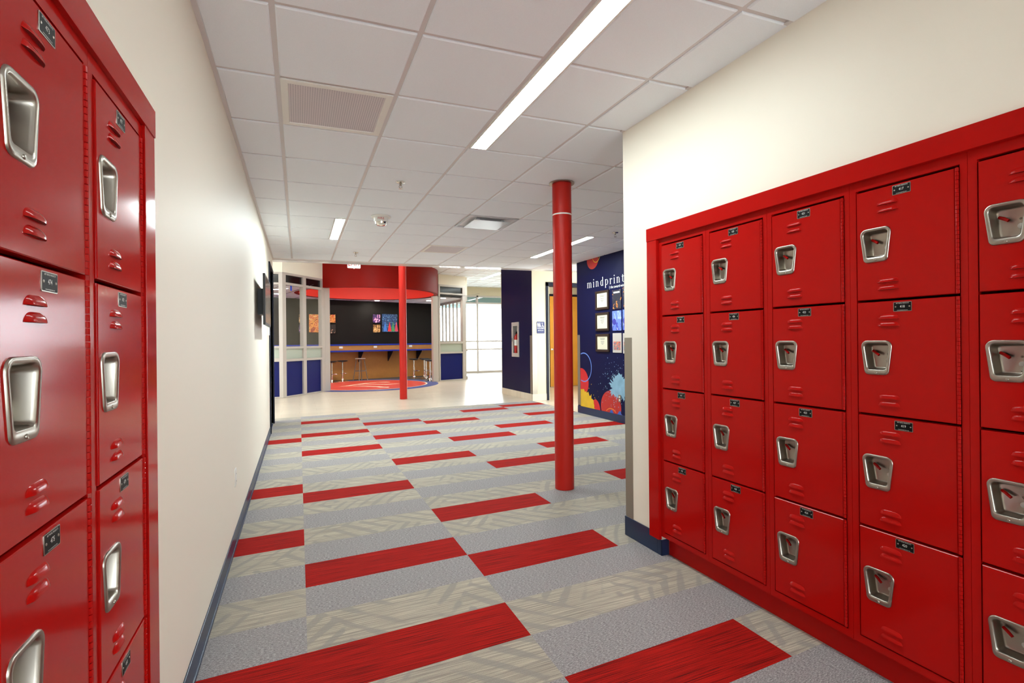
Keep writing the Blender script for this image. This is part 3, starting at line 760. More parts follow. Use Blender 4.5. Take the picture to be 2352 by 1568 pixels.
for k in range(190):
    if k < 130: x, y = rnd.gauss(1410, 13), rnd.gauss(882, 34)
    elif k < 160: x, y = rnd.gauss(1358, 9), rnd.gauss(918, 14)
    else: x, y = rnd.uniform(1376, 1430), rnd.uniform(830, 900)
    if not (1340 < x < 1445 and 815 < y < 945): continue
    r = rnd.uniform(.3, 1.3); A('paint_spatter', mdisc, x, y, r * .6, r * 1.2, 2 if 130 <= k < 160 else 4, .0024 + k * 2e-6, 7, .4)
ma = empty('mural_artwork', MO); tag(ma, 'wall graphic of red circles, yellow splat and pale blue splash on navy wall', 'mural')
for k, mb in ART.items():
    o = mb.build(k, [Mred, Mred2, Myel, Mring, Mspl, Mora, Mblu], ma)
    if k == 'paint_spatter': o['kind'] = 'stuff'
# lettering "mindprints" in a serif face made of strokes
LT = MB()
pa = onX(1348.8, 660.9, XM); pb = onX(1426.5, 649.0, XM)
base = (pa.z + pb.z) / 2; xh = onX(1349, 648.6, XM).z - pa.z
adv = {'m': 1.62, 'i': .66, 'n': 1.14, 'd': 1.12, 'p': 1.14, 'r': .86, 't': .74, 's': .86}
def glyph(ch):
    q = []
    def R(x0, x1, y0, y1): q.append([(x0, y0), (x1, y0), (x1, y1), (x0, y1)])
    def stem(x, y0, y1, top=True, bot=True):
        R(x, x + .17, y0, y1)
        if bot: R(x - .10, x + .27, y0, y0 + .05)
        if top: q.append([(x - .12, y1 - .09), (x, y1 - .14), (x + .17, y1), (x + .1, y1)])
    def arc(cx_, cy, rx, ry, a0, a1, w0, w1, n=14):
        for k in range(n):
            t0, t1 = a0 + (a1 - a0) * k / n, a0 + (a1 - a0) * (k + 1) / n
            def P(t, e):
                wv = w0 + (w1 - w0) * abs(cos(t))
                return (cx_ + (rx - e * wv) * cos(t), cy + (ry - e * (wv * .6)) * sin(t))
            q.append([P(t0, 0), P(t1, 0), P(t1, 1), P(t0, 1)])
    if ch in 'mn':
        stem(.1, 0, 1)
        for k in range(2 if ch == 'm' else 1):
            x = .1 + .52 * k; arc(x + .35, .62, .34, .38, pi, 0, .06, .17); stem(x + .52, 0, .62, False)
    if ch == 'i': stem(.16, 0, 1); q.append([(.245 + .11 * cos(t * pi / 5), 1.36 + .11 * sin(t * pi / 5)) for t in range(10)])
    if ch in 'dp':
        if ch == 'd': stem(.66, 0, 1.55); arc(.46, .49, .38, .50, pi * .28, pi * 1.72, .07, .18, 20)
        else: stem(.16, -.48, 1); arc(.52, .49, .40, .50, -pi * .72, pi * .72, .07, .18, 20)
    if ch == 'r': stem(.16, 0, 1); arc(.50, .70, .26, .28, pi * .95, pi * .25, .07, .13, 8); q.append([(.66 + .09 * cos(t * pi / 5), .86 + .09 * sin(t * pi / 5)) for t in range(10)])
    if ch == 't': R(.2, .37, .2, 1.25); R(.02, .62, .92, 1); arc(.44, .24, .24, .24, pi, pi * 1.75, .07, .16, 8)
    if ch == 's': arc(.4, .74, .26, .26, pi * .12, pi * 1.3, .07, .15, 12); arc(.4, .27, .28, .28, pi * 1.12 - pi * .62, -pi * .88, .07, .15, 14)
    return q
x = 0.0; total = sum(adv[c] for c in 'mindprin') + .18 * 7
wid = abs(pb.y - pa.y); su = wid / total
LO = Vector((XM, pa.y, base))
lt = empty('wall_lettering', LO)
for ch in 'mindprints':
    LT = MB()
    for poly in glyph(ch):
        LT.face([(-.003, -(x + px_) * su, py * xh) for px_, py in poly], 0)
    LT.build('letter', M['print'], lt)
    x += adv[ch] + .18
tag(lt, 'large white serif mindprints lettering on the navy mural wall', 'lettering')
m = MB(); vs, fs = text_geo('| the award-winning'); xs = [v[0] for v in vs]; x0_ = min(xs)
pc = onX(1400, 660, XM); hh = .064
m.add(vs, fs, lambda q: (-.003, -(q[0] - x0_) * hh * 1.0, q[1] * hh)); o = m.build('wall_lettering', M['print']); o.location = (XM, pc.y, pc.z)
tag(o, 'small white tagline lettering under the mindprints heading', 'lettering')
# framed certificates and covers
def certificate(x0, y0, x1, y1, label):
    a = onX(x0, y0, XM); b = onX(x1, y1, XM); yc, zc = (a.y + b.y) / 2, (a.z + b.z) / 2; w2, h2 = abs(a.y - b.y) / 2, abs(a.z - b.z) / 2
    o = empty('framed_certificate', (XM, yc, zc)); tag(o, label, 'framed certificate', 'framed certificates on the mural wall')
    L_ = lambda s, x: [(x, s * 0 + (w2 - s), -(h2 - s)), (x, -(w2 - s), -(h2 - s)), (x, -(w2 - s), h2 - s), (x, w2 - s, h2 - s)]
    m = MB(); m.loops([L_(0, 0), L_(0, -.022), L_(.006, -.028), L_(.032, -.028), L_(.040, -.014)], 0, capend=False); m.build('frame', M['woodframe'], o)
    m = MB(); m.face(L_(.038, -.013)); 
    for k, (zz, ww) in enumerate([(.62, .5), (.50, .42), (.22, .36), (-.02, .3), (-.2, .16)]):
        m.box(-.0138, -.0134, -w2 * ww * .75, w2 * ww * .75, h2 * zz * .78 - .004, h2 * zz * .78 + .004, 1)
    m.build('certificate', [M['paper'], M['grey']], o)
certificate(1369.5, 670, 1400, 709, 'framed certificate, top of the column of three on the mural')
certificate(1370, 719, 1400.5, 759, 'framed certificate, middle of the column of three on the mural')
certificate(1370.5, 767, 1401, 808, 'framed certificate, lowest of the column of three on the mural')
cov = [blotch('dark magazine cover', 9, [(0, srgb(24, 24, 40)), (.52, srgb(44, 44, 60)), (.62, srgb(226, 132, 40)), (.68, srgb(60, 30, 20)), (.74, srgb(130, 120, 190))]),
       blotch('blue magazine cover', 7, [(0, srgb(150, 168, 226)), (.42, srgb(98, 120, 204)), (.58, srgb(58, 66, 160)), (.7, srgb(190, 200, 236))]),
       blotch('colourful cover picture', 26, [(0, srgb(190, 50, 40)), (.4, srgb(70, 120, 130)), (.5, srgb(226, 110, 50)), (.58, srgb(90, 80, 130)), (.66, srgb(230, 200, 120))])]
pale = mat('pale cover paper', srgb(178, 170, 164), .5)
def cover(x0, y0, x1, y1, k, label):
    a = onX(x0, y0, XM); b = onX(x1, y1, XM); yc, zc = (a.y + b.y) / 2, (a.z + b.z) / 2; w2, h2 = abs(a.y - b.y) / 2, abs(a.z - b.z) / 2
    o = empty('mounted_cover', (XM, yc, zc)); tag(o, label, 'mounted cover', 'mounted covers on the mural wall')
    m = MB(); m.box(-.012, 0, -w2, w2, -h2, h2); m.build('panel', pale if k == 2 else cov[k], o, bevel=.001)
    m = MB()
    if k == 2: m.box(-.0135, -.0125, -w2 * .78, w2 * .78, -h2 * .72, h2 * .14)
    elif k == 0:
        m.box(-.0135, -.0125, -w2 * .7, w2 * .7, h2 * .66, h2 * .82)
    else: m.lathe([(h2 * .33, -.0128), (h2 * .32, -.0136)], (0, w2 * .55, -h2 * .1), 24, 0, 'x')
    m.build('printed_picture', [M['print'], mat('blue cover shape', srgb(52, 50, 140), .5), cov[2]][k], o)
cover(1407.5, 667, 1428, 708, 0, 'dark cover with orange shape, top right of the certificates')
cover(1407.5, 714.5, 1428.5, 758.5, 1, 'blue cover right of the middle certificate')
cover(1408.5, 765, 1429, 810, 2, 'pale cover with colourful square right of the lowest certificate')
cover(1431.5, 660, 1455, 703, 0, 'dark cover mostly hidden by the cream wall corner, uppermost one')
cover(1431.5, 711, 1455, 757, 1, 'blue cover mostly hidden by the cream wall corner, middle one')
cover(1432, 765, 1455, 812, 2, 'pale cover mostly hidden by the cream wall corner, lowest one')
p = onX(1424, 915, XM); outlet((XM - .0035, p.y, p.z), (-1, 0), 'outlet on the mural wall in the pale blue splash', mt='steel')
# ------------------------------------------------------------------ navy wall with extinguisher, restroom vestibule
YB0, YB1 = 9.80, 11.55; XB1 = 5.06
ca = onX(1176.3, 740.6, XM); cb = onX(1193.0, 819.6, XM); cy0, cy1, cz0, cz1 = cb.y, ca.y, cb.z, ca.z
w = MB()
n0, n1, nz0, nz1 = cy0 + .03, cy1 - .03, cz0 + .03, cz1 - .03
w.box(XM, XB1 - .02, YB0, n0, 0, HUP); w.box(XM, XB1 - .02, n1, YB1, 0, HUP); w.box(XM, XB1 - .02, n0, n1, 0, nz0); w.box(XM, XB1 - .02, n0, n1, nz1, HUP); w.box(XM + .17, XB1 - .02, n0, n1, nz0, nz1)
struct(w.build('wall_navy', M['navy']))
YV = 12.45; XV0, XV1 = 5.06, 7.45
pz = onY(1258, 648, YB0 - .02).z
w = MB()
w.box(XM + .001, XB1, YB0 - .02, YB0, 0, HUP)                 # cream skin
w.box(XB1 - .02, XB1, YB0, YV, 0, HUP)
w.box(XB1, 8.2, YB0 - .02, YB0 + .12, pz, HUP); w.box(7.05, 12, YB0 - .02, YB0 + .12, 0, pz); 
w.box(XB1, XV1 + .3, YV, YV + .15, 0, HUP); w.box(XV1, XV1 + .15, YB0 + .12, YV, 0, HUP)
struct(w.build('wall_restroom', M['wallfar']))
w = MB(); w.face([(XB1, YB0, HCEIL + .12), (XV1, YB0, HCEIL + .12), (XV1, YV, HCEIL + .12), (XB1, YV, HCEIL + .12)]); struct(w.build('ceiling_restroom', M['tile']))
m = MB(); m.box(XM - .012, XM, YB0 - .02, YB1, 0, .145); m.box(XM - .012, XB1 - .02, YB0 - .032, YB0 - .02, 0, .145); struct(m.build('baseboard_navy', M['plank'], bevel=.002))
m = MB(); m.box(XM - .004, XM, YB0 - .02, YB0 + .10, .15, onX(1224, 770, XM).z); m.box(XM - .004, XM + .11, YB0 - .024, YB0 - .02, .15, onX(1224, 770, XM).z)
tag(m.build('corner_guard', M['guard'], origin=(XM, YB0, .15)), 'stainless steel corner guard on the navy wall corner by the restroom sign', 'corner guard')
# restroom cased opening and two maple doors
j = onY(1262, 800, YB0).x
d2 = empty('door_2', (j, YB0, 0)); struct(d2)
m = MB(); jw = .055
m.box(j - .09, j - .09 + jw, YB0 - .045, YB0 + .13, 0, pz); m.box(7.0, 7.05, YB0 - .045, YB0 + .13, 0, pz); m.box(j - .09, 7.05, YB0 - .045, YB0 + .13, pz - .085, pz)
m.build('door_frame', M['navytrim'], d2, bevel=.002).location = -Vector(d2.location)
za = onY(1268, 680, YV).z; xa = onY(1263, 800, YV).x
d3 = empty('door_3', (xa + .45, YV, 0)); struct(d3)
org = Vector(d3.location)
m = MB(); m.box(xa - .06, xa, YV - .02, YV, 0, za + .06); m.box(xa + .92, xa + .98, YV - .02, YV, 0, za + .06); m.box(xa, xa + .92, YV - .02, YV, za, za + .06); m.build('door_frame', M['navytrim'], d3).location = -org
m = MB(); m.box(xa + .003, xa + .917, YV - .014, YV, .01, za - .003); m.build('door_leaf', M['yellow'], d3).location = -org
kp = onY(1267.5, 802, YV)
m = MB(); m.lathe([(.03, -.015), (.03, -.02), (.011, -.026), (.011, -.05), (.026, -.06), (.028, -.075), (.012, -.084)], (kp.x, YV, kp.z), 18, 0, 'y'); m.build('door_knob', M['chrome'], d3, smooth=True).location = -org
d4 = empty('door_4', (XV1, 11.4, 0)); struct(d4); org = Vector(d4.location)
m = MB(); m.box(XV1 - .02, XV1, 10.86, 10.92, 0, za + .06); m.box(XV1 - .02, XV1, 11.88, 11.94, 0, za + .06); m.box(XV1 - .02, XV1, 10.92, 11.88, za, za + .06); m.build('door_frame', M['navytrim'], d4).location = -org
m = MB(); m.box(XV1 - .014, XV1, 10.923, 11.877, .01, za - .003); m.build('door_leaf', M['yellow'], d4).location = -org
m = MB(); m.box(XV1 - .017, XV1 - .013, 10.95, 11.85, .02, .26); m.build('kick_plate', M['steel'], d4).location = -org
def downlight(x, y, z, label, r=.075):
    o = empty('downlight', (x, y, z)); tag(o, label, 'downlight', 'round recessed downlights')
    m = MB(); m.lathe([(r + .018, .004), (r + .018, -.003), (r, -.005), (r, .002)], (0, 0, 0), 24); m.build('trim_ring', M['white'], o, smooth=True)
    m = MB(); m.lathe([(r - .001, -.002), (r - .001, .002)], (0, 0, 0), 24); m.build('lens', DOWN, o)
downlight(6.1, 11.0, HCEIL + .116, 'downlight in the restroom vestibule ceiling', .10)
# restroom sign
a = onY(1232.5, 738.5, YB0 - .02); b = onY(1250.3, 765.5, YB0 - .02)
sx, sz = (a.x + b.x) / 2, (a.z + b.z) / 2; w2, h2 = (b.x - a.x) / 2, (a.z - b.z) / 2
t = empty('restroom_sign', (sx, YB0 - .02, sz)); tag(t, 'small blue restroom sign with white figures beside the cased opening', 'sign')
m = MB(); R = rrect(-w2, w2, -h2, h2, .015, 4); m.loops([[(x, 0, z) for x, z in R], [(x, -.008, z) for x, z in R]], 0); m.build('sign_plate', mat('sign blue', srgb(36, 40, 96), .4), t)
m = MB(); q = lambda pts, y=-.0095: m.face([(x, y, z) for x, z in pts])
u = w2 / 10.0
q([(-8 * u, h2 * .0), (-6 * u, 0), (-6 * u, h2 * .34), (-5 * u, h2 * .34), (-5 * u, h2 * .64), (-9 * u, h2 * .64), (-9 * u, h2 * .34), (-8 * u, h2 * .34)])
q([(-7 * u + 1.3 * u * cos(k * pi / 6), h2 * .75 + 1.3 * u * sin(k * pi / 6)) for k in range(12)])
q([(-3.5 * u, 0), (-1 * u, 0), (-1 * u, h2 * .2), (0.2 * u, h2 * .2), (-1.2 * u, h2 * .64), (-3.2 * u, h2 * .64), (-4.6 * u, h2 * .2), (-3.5 * u, h2 * .2)])
q([(-2.2 * u + 1.3 * u * cos(k * pi / 6), h2 * .75 + 1.3 * u * sin(k * pi / 6)) for k in range(12)])
for k in range(16):
    a0, a1 = pi * .75 + 1.55 * pi * k / 16, pi * .75 + 1.55 * pi * (k + 1) / 16
    q([(4.6 * u + r * cos(t_), h2 * .15 + r * sin(t_)) for t_, r in ((a0, 2.6 * u), (a0, 3.3 * u), (a1, 3.3 * u), (a1, 2.6 * u))])
q([(3.6 * u, h2 * .62), (4.6 * u, h2 * .62), (5.2 * u, h2 * .25), (7.4 * u, h2 * .25), (8.6 * u, 0), (7.8 * u, -.02 * h2), (6.9 * u, h2 * .17), (4.2 * u, h2 * .17)])
q([(4.0 * u + 1 * u * cos(k * pi / 6), h2 * .74 + 1 * u * sin(k * pi / 6)) for k in range(12)])
q([(-9 * u, -h2 * .2), (9 * u, -h2 * .2), (9 * u, -h2 * .13), (-9 * u, -h2 * .13)])
vs, fs = text_geo('RESTROOM'); m.add(vs, fs, lambda p_: (p_[0] * w2 * .28, -.0095, -h2 * .5 + p_[1] * w2 * .34))
m.build('pictogram', M['print'], t)
# extinguisher cabinet and extinguisher
t = empty('extinguisher_cabinet', (XM, (cy0 + cy1) / 2, (cz0 + cz1) / 2)); tag(t, 'grey recessed fire extinguisher cabinet in the navy wall', 'extinguisher cabinet'); org = Vector(t.location)
hy, hz = (cy1 - cy0) / 2, (cz1 - cz0) / 2
L_ = lambda a, b, x: [(x, a, -b), (x, -a, -b), (x, -a, b), (x, a, b)]
m = MB(); m.loops([L_(hy, hz, -.001), L_(hy, hz, -.018), L_(hy - .065, hz - .085, -.018), L_(hy - .068, hz - .088, -.004)], 0, capend=False); m.build('door_frame', M['alu'], t)
m = MB(); m.loops([L_(hy - .03, hz - .03, -.001), L_(hy - .03, hz - .03, .165)], 0); m.build('tub', M['white'], t)
m = MB(); m.face(L_(hy - .066, hz - .086, -.010)); m.build('glass_panel', M['glass'], t)
m = MB(); m.box(-.030, -.018, hy - .055, hy - .035, -.05, .03); m.build('pull_handle', M['steel'], t)
e = empty('fire_extinguisher', (XM + .075, min((cy0 + cy1) / 2 + .11, n1 - .068), cz0 + .034)); tag(e, 'red fire extinguisher standing inside the wall cabinet', 'fire extinguisher')
hgt = (cz1 - cz0) * .52
m = MB(); m.lathe([(.056, 0), (.062, .01), (.062, hgt), (.052, hgt + .04), (.022, hgt + .065), (.022, hgt + .09)], (0, 0, 0), 24); m.build('cylinder', M['ext'], e, smooth=True)
m = MB(); m.lathe([(.0625, hgt * .55), (.0632, hgt * .56), (.0632, hgt * .86), (.0625, hgt * .87)], (0, 0, 0), 24); m.build('paper_label', M['print'], e, smooth=True)
m = MB(); m.box(-.02, .02, -.02, .02, hgt + .085, hgt + .125); m.hull([(-.012, -.02, hgt + .125), (.012, -.02, hgt + .125), (.012, .10, hgt + .15), (-.012, .10, hgt + .15)], [(-.012, -.02, hgt + .14), (.012, -.02, hgt + .14), (.012, .10, hgt + .165), (-.012, .10, hgt + .165)]); m.build('valve_handle', M['black'], e)
m = MB(); m.tube([(0, .02, hgt + .10), (-.02, .085, hgt + .09), (-.02, .088, hgt * .7), (-.02, .075, hgt * .4)], .010, 8); m.build('hose', M['black'], e, smooth=True)
# ------------------------------------------------------------------ lounge: drum soffit, storefronts
def V2(v): return Vector((v[0], v[1]))
SL0, SL1, SL2 = (-5.5, 13.14), V2(fl(651, 913.5)), V2(fl(748, 898.5))
SR1, SR2 = V2(fl(1009, 875.6)), V2(fl(1071, 871))
CC, RO, RI = Vector((1.98, 15.80)), 2.10, 1.97
B0, B1 = V2(fl(759, 874.2)), V2(fl(996, 861)); bd = (B1 - B0).normalized()
BL, BR = B0 - bd * 5.2, B1 + bd * .25
def hit(p, q):      # where segment p-q crosses the drum circle
    p, q = V2(p), V2(q)
    for k in range(2001):
        s = p.lerp(q, k / 2000)
        if (s - CC).length <= RO: return s
    return q
P1, P2 = hit(SL1, SL2), hit(SR2, SR1)
SR1 = P2 if (P2 - SR1).length < .5 else SR1
dr = MB(); N_ = 96
zb_ = 2.768
ring = lambda r, z: [(CC.x + r * cos(2 * pi * k / N_), CC.y + r * sin(2 * pi * k / N_), z) for k in range(N_)]
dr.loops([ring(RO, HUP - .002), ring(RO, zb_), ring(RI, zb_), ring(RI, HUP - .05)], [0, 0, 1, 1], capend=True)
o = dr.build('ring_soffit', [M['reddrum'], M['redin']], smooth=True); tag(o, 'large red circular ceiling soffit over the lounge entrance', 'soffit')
# medallion on the floor
RB, RR = 2.085, 1.70
t = empty('floor_medallion', (CC.x, CC.y, 0)); tag(t, 'round blue and red floor medallion with cream emblem in the lounge', 'floor medallion')
ang = lambda r: [(r * cos(2 * pi * k / 96), r * sin(2 * pi * k / 96)) for k in range(96)]
m = MB(); m.prism(ang(RB), -.001, .003); m.build('outer_ring', M['medblue'], t)
m = MB(); m.prism(ang(RR + .05), .003, .0045); m.build('cream_border', M['medcream'], t)
m = MB(); m.prism(ang(RR), .0045, .006); m.build('red_field', M['medred'], t)
m = MB()
def stroke(pts, ws):
    P_ = [V2(fl(x, y)) - CC for x, y in pts]; Lf, Rt = [], []
    for i, p in enumerate(P_):
        d_ = (P_[min(i + 1, len(P_) - 1)] - P_[max(i - 1, 0)]).normalized(); n_ = Vector((-d_.y, d_.x)) * ws[i]
        Lf.append(p + n_); Rt.append(p - n_)
    for i in range(len(P_) - 1):
        m.face([(Lf[i].x, Lf[i].y, .0065), (Lf[i + 1].x, Lf[i + 1].y, .0065), (Rt[i + 1].x, Rt[i + 1].y, .0065), (Rt[i].x, Rt[i].y, .0065)])
stroke([(776, 888.9), (797, 886.6), (817, 883.4), (842, 880.2), (868, 878.1), (884, 877.7), (894, 878.2)], [.005, .05, .06, .06, .055, .12, .06])
stroke([(814, 884), (836, 882.3), (868, 882.7), (889, 882.9), (905, 881.8), (919, 880.5)], [.02, .06, .075, .10, .06, .005])
stroke([(800, 886.6), (836, 886.9), (868, 888.1), (880, 889.3), (887, 889.2), (892, 888.6)], [.03, .07, .07, .12, .16, .05])
m.build('emblem', M['medcream'], t)
# lounge carpet, ceiling, walls
room = [SL0, SL1, SL2, SR1, SR2, BR, BL, (-5.5, 13.14)]
m = MB(); m.tess([(SL0[0], SL0[1] + .05), SL1, SL2, SR1, SR2, BR, BL], lambda p: (p[0], p[1], .0)); struct(m.build('floor_lounge', M['lounge']))
a1 = math.atan2(P1.y - CC.y, P1.x - CC.x); a2 = math.atan2(P2.y - CC.y, P2.x - CC.x)
if a1 < 0: a1 += 2 * pi
if a2 > a1: a2 -= 2 * pi
while a2 < a1 - 2 * pi: a2 += 2 * pi
arcp = [(CC.x + (RO - .005) * cos(a1 + (a2 - a1) * k / 60), CC.y + (RO - .005) * sin(a1 + (a2 - a1) * k / 60)) for k in range(61)]
m = MB(); m.tess([SL0, SL1] + arcp + [SR2, BR, BL], lambda p: (p[0], p[1], HLO), 0)
nb = Vector((bd.y, -bd.x))
for k in range(14):      # tile joints of the lounge ceiling
    q = BL + bd * (.4 + k * .61)
    ln = 0
    while ln < 4.5 and ((q + nb * (ln + .1)) - CC).length > RO and (q + nb * (ln + .1)).y > 13.4: ln += .1
    if ln > .15: m.slab(q, q + nb * ln, .02, HLO - .003, HLO - .001, 1)
struct(m.build('ceiling_lounge', [M['tile'], M['navytrim']]))
m = MB(); m.slab(BL, BR, .15, 0, HUP); struct(m.build('wall_lounge', M['charcoal']))
m = MB(); m.slab((SL0[0] - .0, 13.1), BL, .15, 0, HUP); struct(m.build('wall_lounge_left', M['wall']))
# wood wainscot + counter
off = lambda p, d_, n_=0: p + bd * d_ + nb * n_
ca_, cb_ = B0 - bd * 4.9, B1 + bd * .05
zu = online(918, 788.8, off(B0, 0, .05), off(B1, 0, .05)).z; zl = online(918, 802.5, off(B0, 0, .55), off(B1, 0, .55)).z
t = empty('bar_counter', (B0.x, B0.y, 0)); tag(t, 'blue edged oak bar counter along the dark lounge wall', 'counter')
def wpart(name, mt, n0, n1, z0, z1, a_=None, b_=None, bev=0):
    a_ = ca_ if a_ is None else a_; b_ = cb_ if b_ is None else b_
    m = MB(); p0, p1 = a_ + nb * n1, b_ + nb * n1; m.slab(p0, p1, n1 - n0, z0, z1); ob = m.build(name, mt, t, bevel=bev); ob.location = -Vector(t.location); return ob
wpart('oak_panel', M['wood'], .002, .04, .002, zu - .045)
wpart('blue_cap', M['bluelam'], .002, .06, zu - .045, zu)
wpart('counter_top', M['bluelam'], .041, .55, zl - .045, zl, bev=.003)
for px_ in (824, 891, 957):
    q = online(px_, 815, off(B0, 0, .04), off(B1, 0, .04)); q = Vector((q.x, q.y))
    m = MB(); u0 = bd * .015
    tri = [(q - u0, zl - .045), (q - u0 + nb * .42, zl - .045), (q - u0 + nb * .40, zl - .085), (q - u0, zl - .42)]
    tri2 = [(p_ + bd * .03, z_) for p_, z_ in tri]
    m.hull([(p_.x, p_.y, z_) for p_, z_ in tri], [(p_.x, p_.y, z_) for p_, z_ in tri2]); m.build('bracket', M['navytrim'], t).location = -Vector(t.location)
for px_, py_, lb in ((783, 798, 'white outlet at the left of the oak counter backsplash'), (862, 796.5, 'white outlet in the middle of the oak counter backsplash'), (943, 794.5, 'white outlet in the counter backsplash right of the far red column')):
    q = online(px_, py_, off(B0, 0, .042), off(B1, 0, .042)); outlet(tuple(q), tuple(nb), lb, 'outlets on the counter backsplash', w_=.062, h_=.036)
# canvases on the lounge wall
dc = {'warm': blotch('warm crowd picture', 9, [(0, srgb(150, 60, 30)), (.40, srgb(224, 160, 70)), (.50, srgb(196, 70, 40)), (.57, srgb(236, 200, 120)), (.66, srgb(120, 50, 40))]),
      'pink': blotch('pink petals picture', 8, [(0, srgb(40, 24, 70)), (.45, srgb(70, 40, 110)), (.53, srgb(222, 150, 190)), (.60, srgb(236, 214, 230)), (.66, srgb(180, 60, 90))]),
      'sepia': blotch('sepia brass picture', 7, [(0, srgb(60, 40, 20)), (.42, srgb(150, 110, 60)), (.52, srgb(214, 178, 120)), (.60, srgb(84, 56, 30)), (.66, srgb(236, 210, 160))]),
      'stage': blotch('blue starry picture', 26, [(0, srgb(18, 40, 86)), (.46, srgb(28, 66, 122)), (.56, srgb(60, 110, 160)), (.64, srgb(130, 170, 200))]),
      'dark': blotch('dark kitchen picture', 6, [(0, srgb(24, 18, 18)), (.52, srgb(52, 40, 36)), (.60, srgb(190, 150, 130)), (.66, srgb(220, 214, 210))])}
def canvas(x0, y0, x1, y1, k, label):
    l0, l1 = off(B0, 0, .04), off(B1, 0, .04)
    a = online(x0, y0, l0, l1); b = online(x1, y1, l0, l1); c = (a + b) / 2
    t = empty('canvas_print', (c.x - nb.x * .04, c.y - nb.y * .04, c.z), math.atan2(bd.y, bd.x)); tag(t, label, 'canvas print', 'canvas prints on the lounge wall')
    w2, h2 = (Vector((a.x, a.y)) - Vector((b.x, b.y))).length / 2, abs(a.z - b.z) / 2
    m = MB(); m.box(-w2, w2, -.036, -.001, -h2, h2); m.build('canvas', dc[k], t, bevel=.002)
    if k == 'stage':
        for i, (x, cc) in enumerate(((-.62, (60, 120, 210)), (-.05, (210, 44, 50)), (.42, (70, 150, 90)), (.86, (200, 60, 90)))):
            m = MB(); x *= w2; s = w2 * .24
            m.face([(x - s, -.038, -h2 * .94), (x + s, -.038, -h2 * .94), (x + s * .55, -.038, -h2 * .35), (x + s * .25, -.038, -h2 * .08), (x - s * .25, -.038, -h2 * .08), (x - s * .55, -.038, -h2 * .35)])
            m.face([(x + s * .3 * cos(k_ * pi / 5), -.038, h2 * .02 + s * .34 * sin(k_ * pi / 5)) for k_ in range(10)])
            m.build('painted_figure', mat('figure colour', srgb(*cc), .5), t)
canvas(857, 722, 873.5, 741, 'pink', 'small canvas print with pink petals, upper one left of the large blue canvas')
canvas(857.5, 745.5, 873.5, 763, 'sepia', 'small sepia canvas print, lower one left of the large blue canvas')
canvas(878, 721, 913, 762, 'stage', 'large blue canvas print of dressed figures left of the far red column')
canvas(752, 722, 770.5, 740.5, 'warm', 'small warm orange canvas print beside the left opening post')
canvas(752, 745, 771, 765, 'dark', 'small dark canvas print below the orange one beside the opening post')
canvas(710, 721.5, 746, 763, 'warm', 'large orange canvas print seen through the left storefront glass')
canvas(687, 722, 704, 741, 'sepia', 'upper small canvas print seen dimly through the left glass')
canvas(687, 746, 704, 763, 'pink', 'lower small canvas print seen dimly through the left glass')
# lounge downlights
dl = [(866, 690, 'downlight above the dark lounge wall in the middle'), (985, 690, 'downlight above the right end of the lounge counter'), (1018, 684.5, 'downlight behind the right storefront glass'),
      (634, 664, 'downlight seen through the leftmost glass, upper'), (637, 674.5, 'largest downlight seen through the leftmost glass'), (639.5, 687, 'downlight seen through the leftmost glass, lowest')]
used = []
for x, y, lb in dl:
    p = fl(x, y, HLO - .004); used.append(Vector((p.x, p.y))); downlight(p.x, p.y, p.z, lb, .085)
for k in range(5):
    for i_, n_ in enumerate((1.0, 2.4)):
        q = BL + bd * (.5 + 1.2 * k) + nb * n_
        if q.y > 13.6 and (q - CC).length > RO + .2 and all((q - u).length > .5 for u in used):
            downlight(q.x, q.y, HLO - .004, 'downlight in the %s row of the lounge ceiling, %s from the left wall' % (('back', 'front')[i_], ('first', 'second', 'third', 'fourth', 'fifth')[k]), .085)
# up-light of the drum cove: round lamp hung inside the soffit
o = empty('downlight', (CC.x, CC.y, HUP - .056)); tag(o, 'round lamp inside the red circular soffit', 'downlight')
m = MB(); m.lathe([(.30, 0), (.30, -.02)], (0, 0, 0), 32); m.build('lens', COVE, o)
# ---- storefronts
def storefront(idx, p, q, xs, ztop, bars, name, cream=True, t_=.11):
    """p,q ends on the floor; xs mullion pixel spans as distances; bars = list of (z0,z1)"""
    p, q = V2(p), V2(q); d_ = (q - p).normalized(); n_ = Vector((-d_.y, d_.x)); L = (q - p).length
    o = empty(name, (p.x, p.y, 0)); struct(o); org = Vector((p.x, p.y, 0))
    def sl(m, a, b, z0, z1, o0=0, th=t_): A, B = p + d_ * a + n_ * o0, p + d_ * b + n_ * o0; m.slab(A, B, th, z0, z1)
    m = MB()
    for a, b in xs: sl(m, a, b, 0, ztop)
    for z0, z1 in bars:
        for (a, b), (c, e) in zip(xs[:-1], xs[1:]): sl(m, b, c, z0, z1)
    m.build('window_frame', M['alu'], o, bevel=.004).location = -org
    zs = sorted(bars); kinds = ['blue_panel', 'frosted_pane', 'window_pane', 'dark_transom']
    mats = [M['panel'], M['frost'], M['glass'], mat('dark transom glass', srgb(14, 14, 18), .12)]
    for (a, b), (c, e) in zip(xs[:-1], xs[1:]):
        for k in range(len(zs) - 1):
            m = MB(); sl(m, b, c, zs[k][1], zs[k + 1][0], .05, .012 if k != 2 else .006); m.build(kinds[k], mats[k], o).location = -org
    if cream:
        m = MB(); sl(m, 0, L, ztop, HUP, -.0, t_); struct(m.build('wall_over_' + name, M['wall']))
    return o
def zat(x, y, p, q): return online(x, y, p, q).z
def dat(x, p, q): r = online(x, 800, p, q); return (Vector((r.x, r.y)) - V2(p)).length
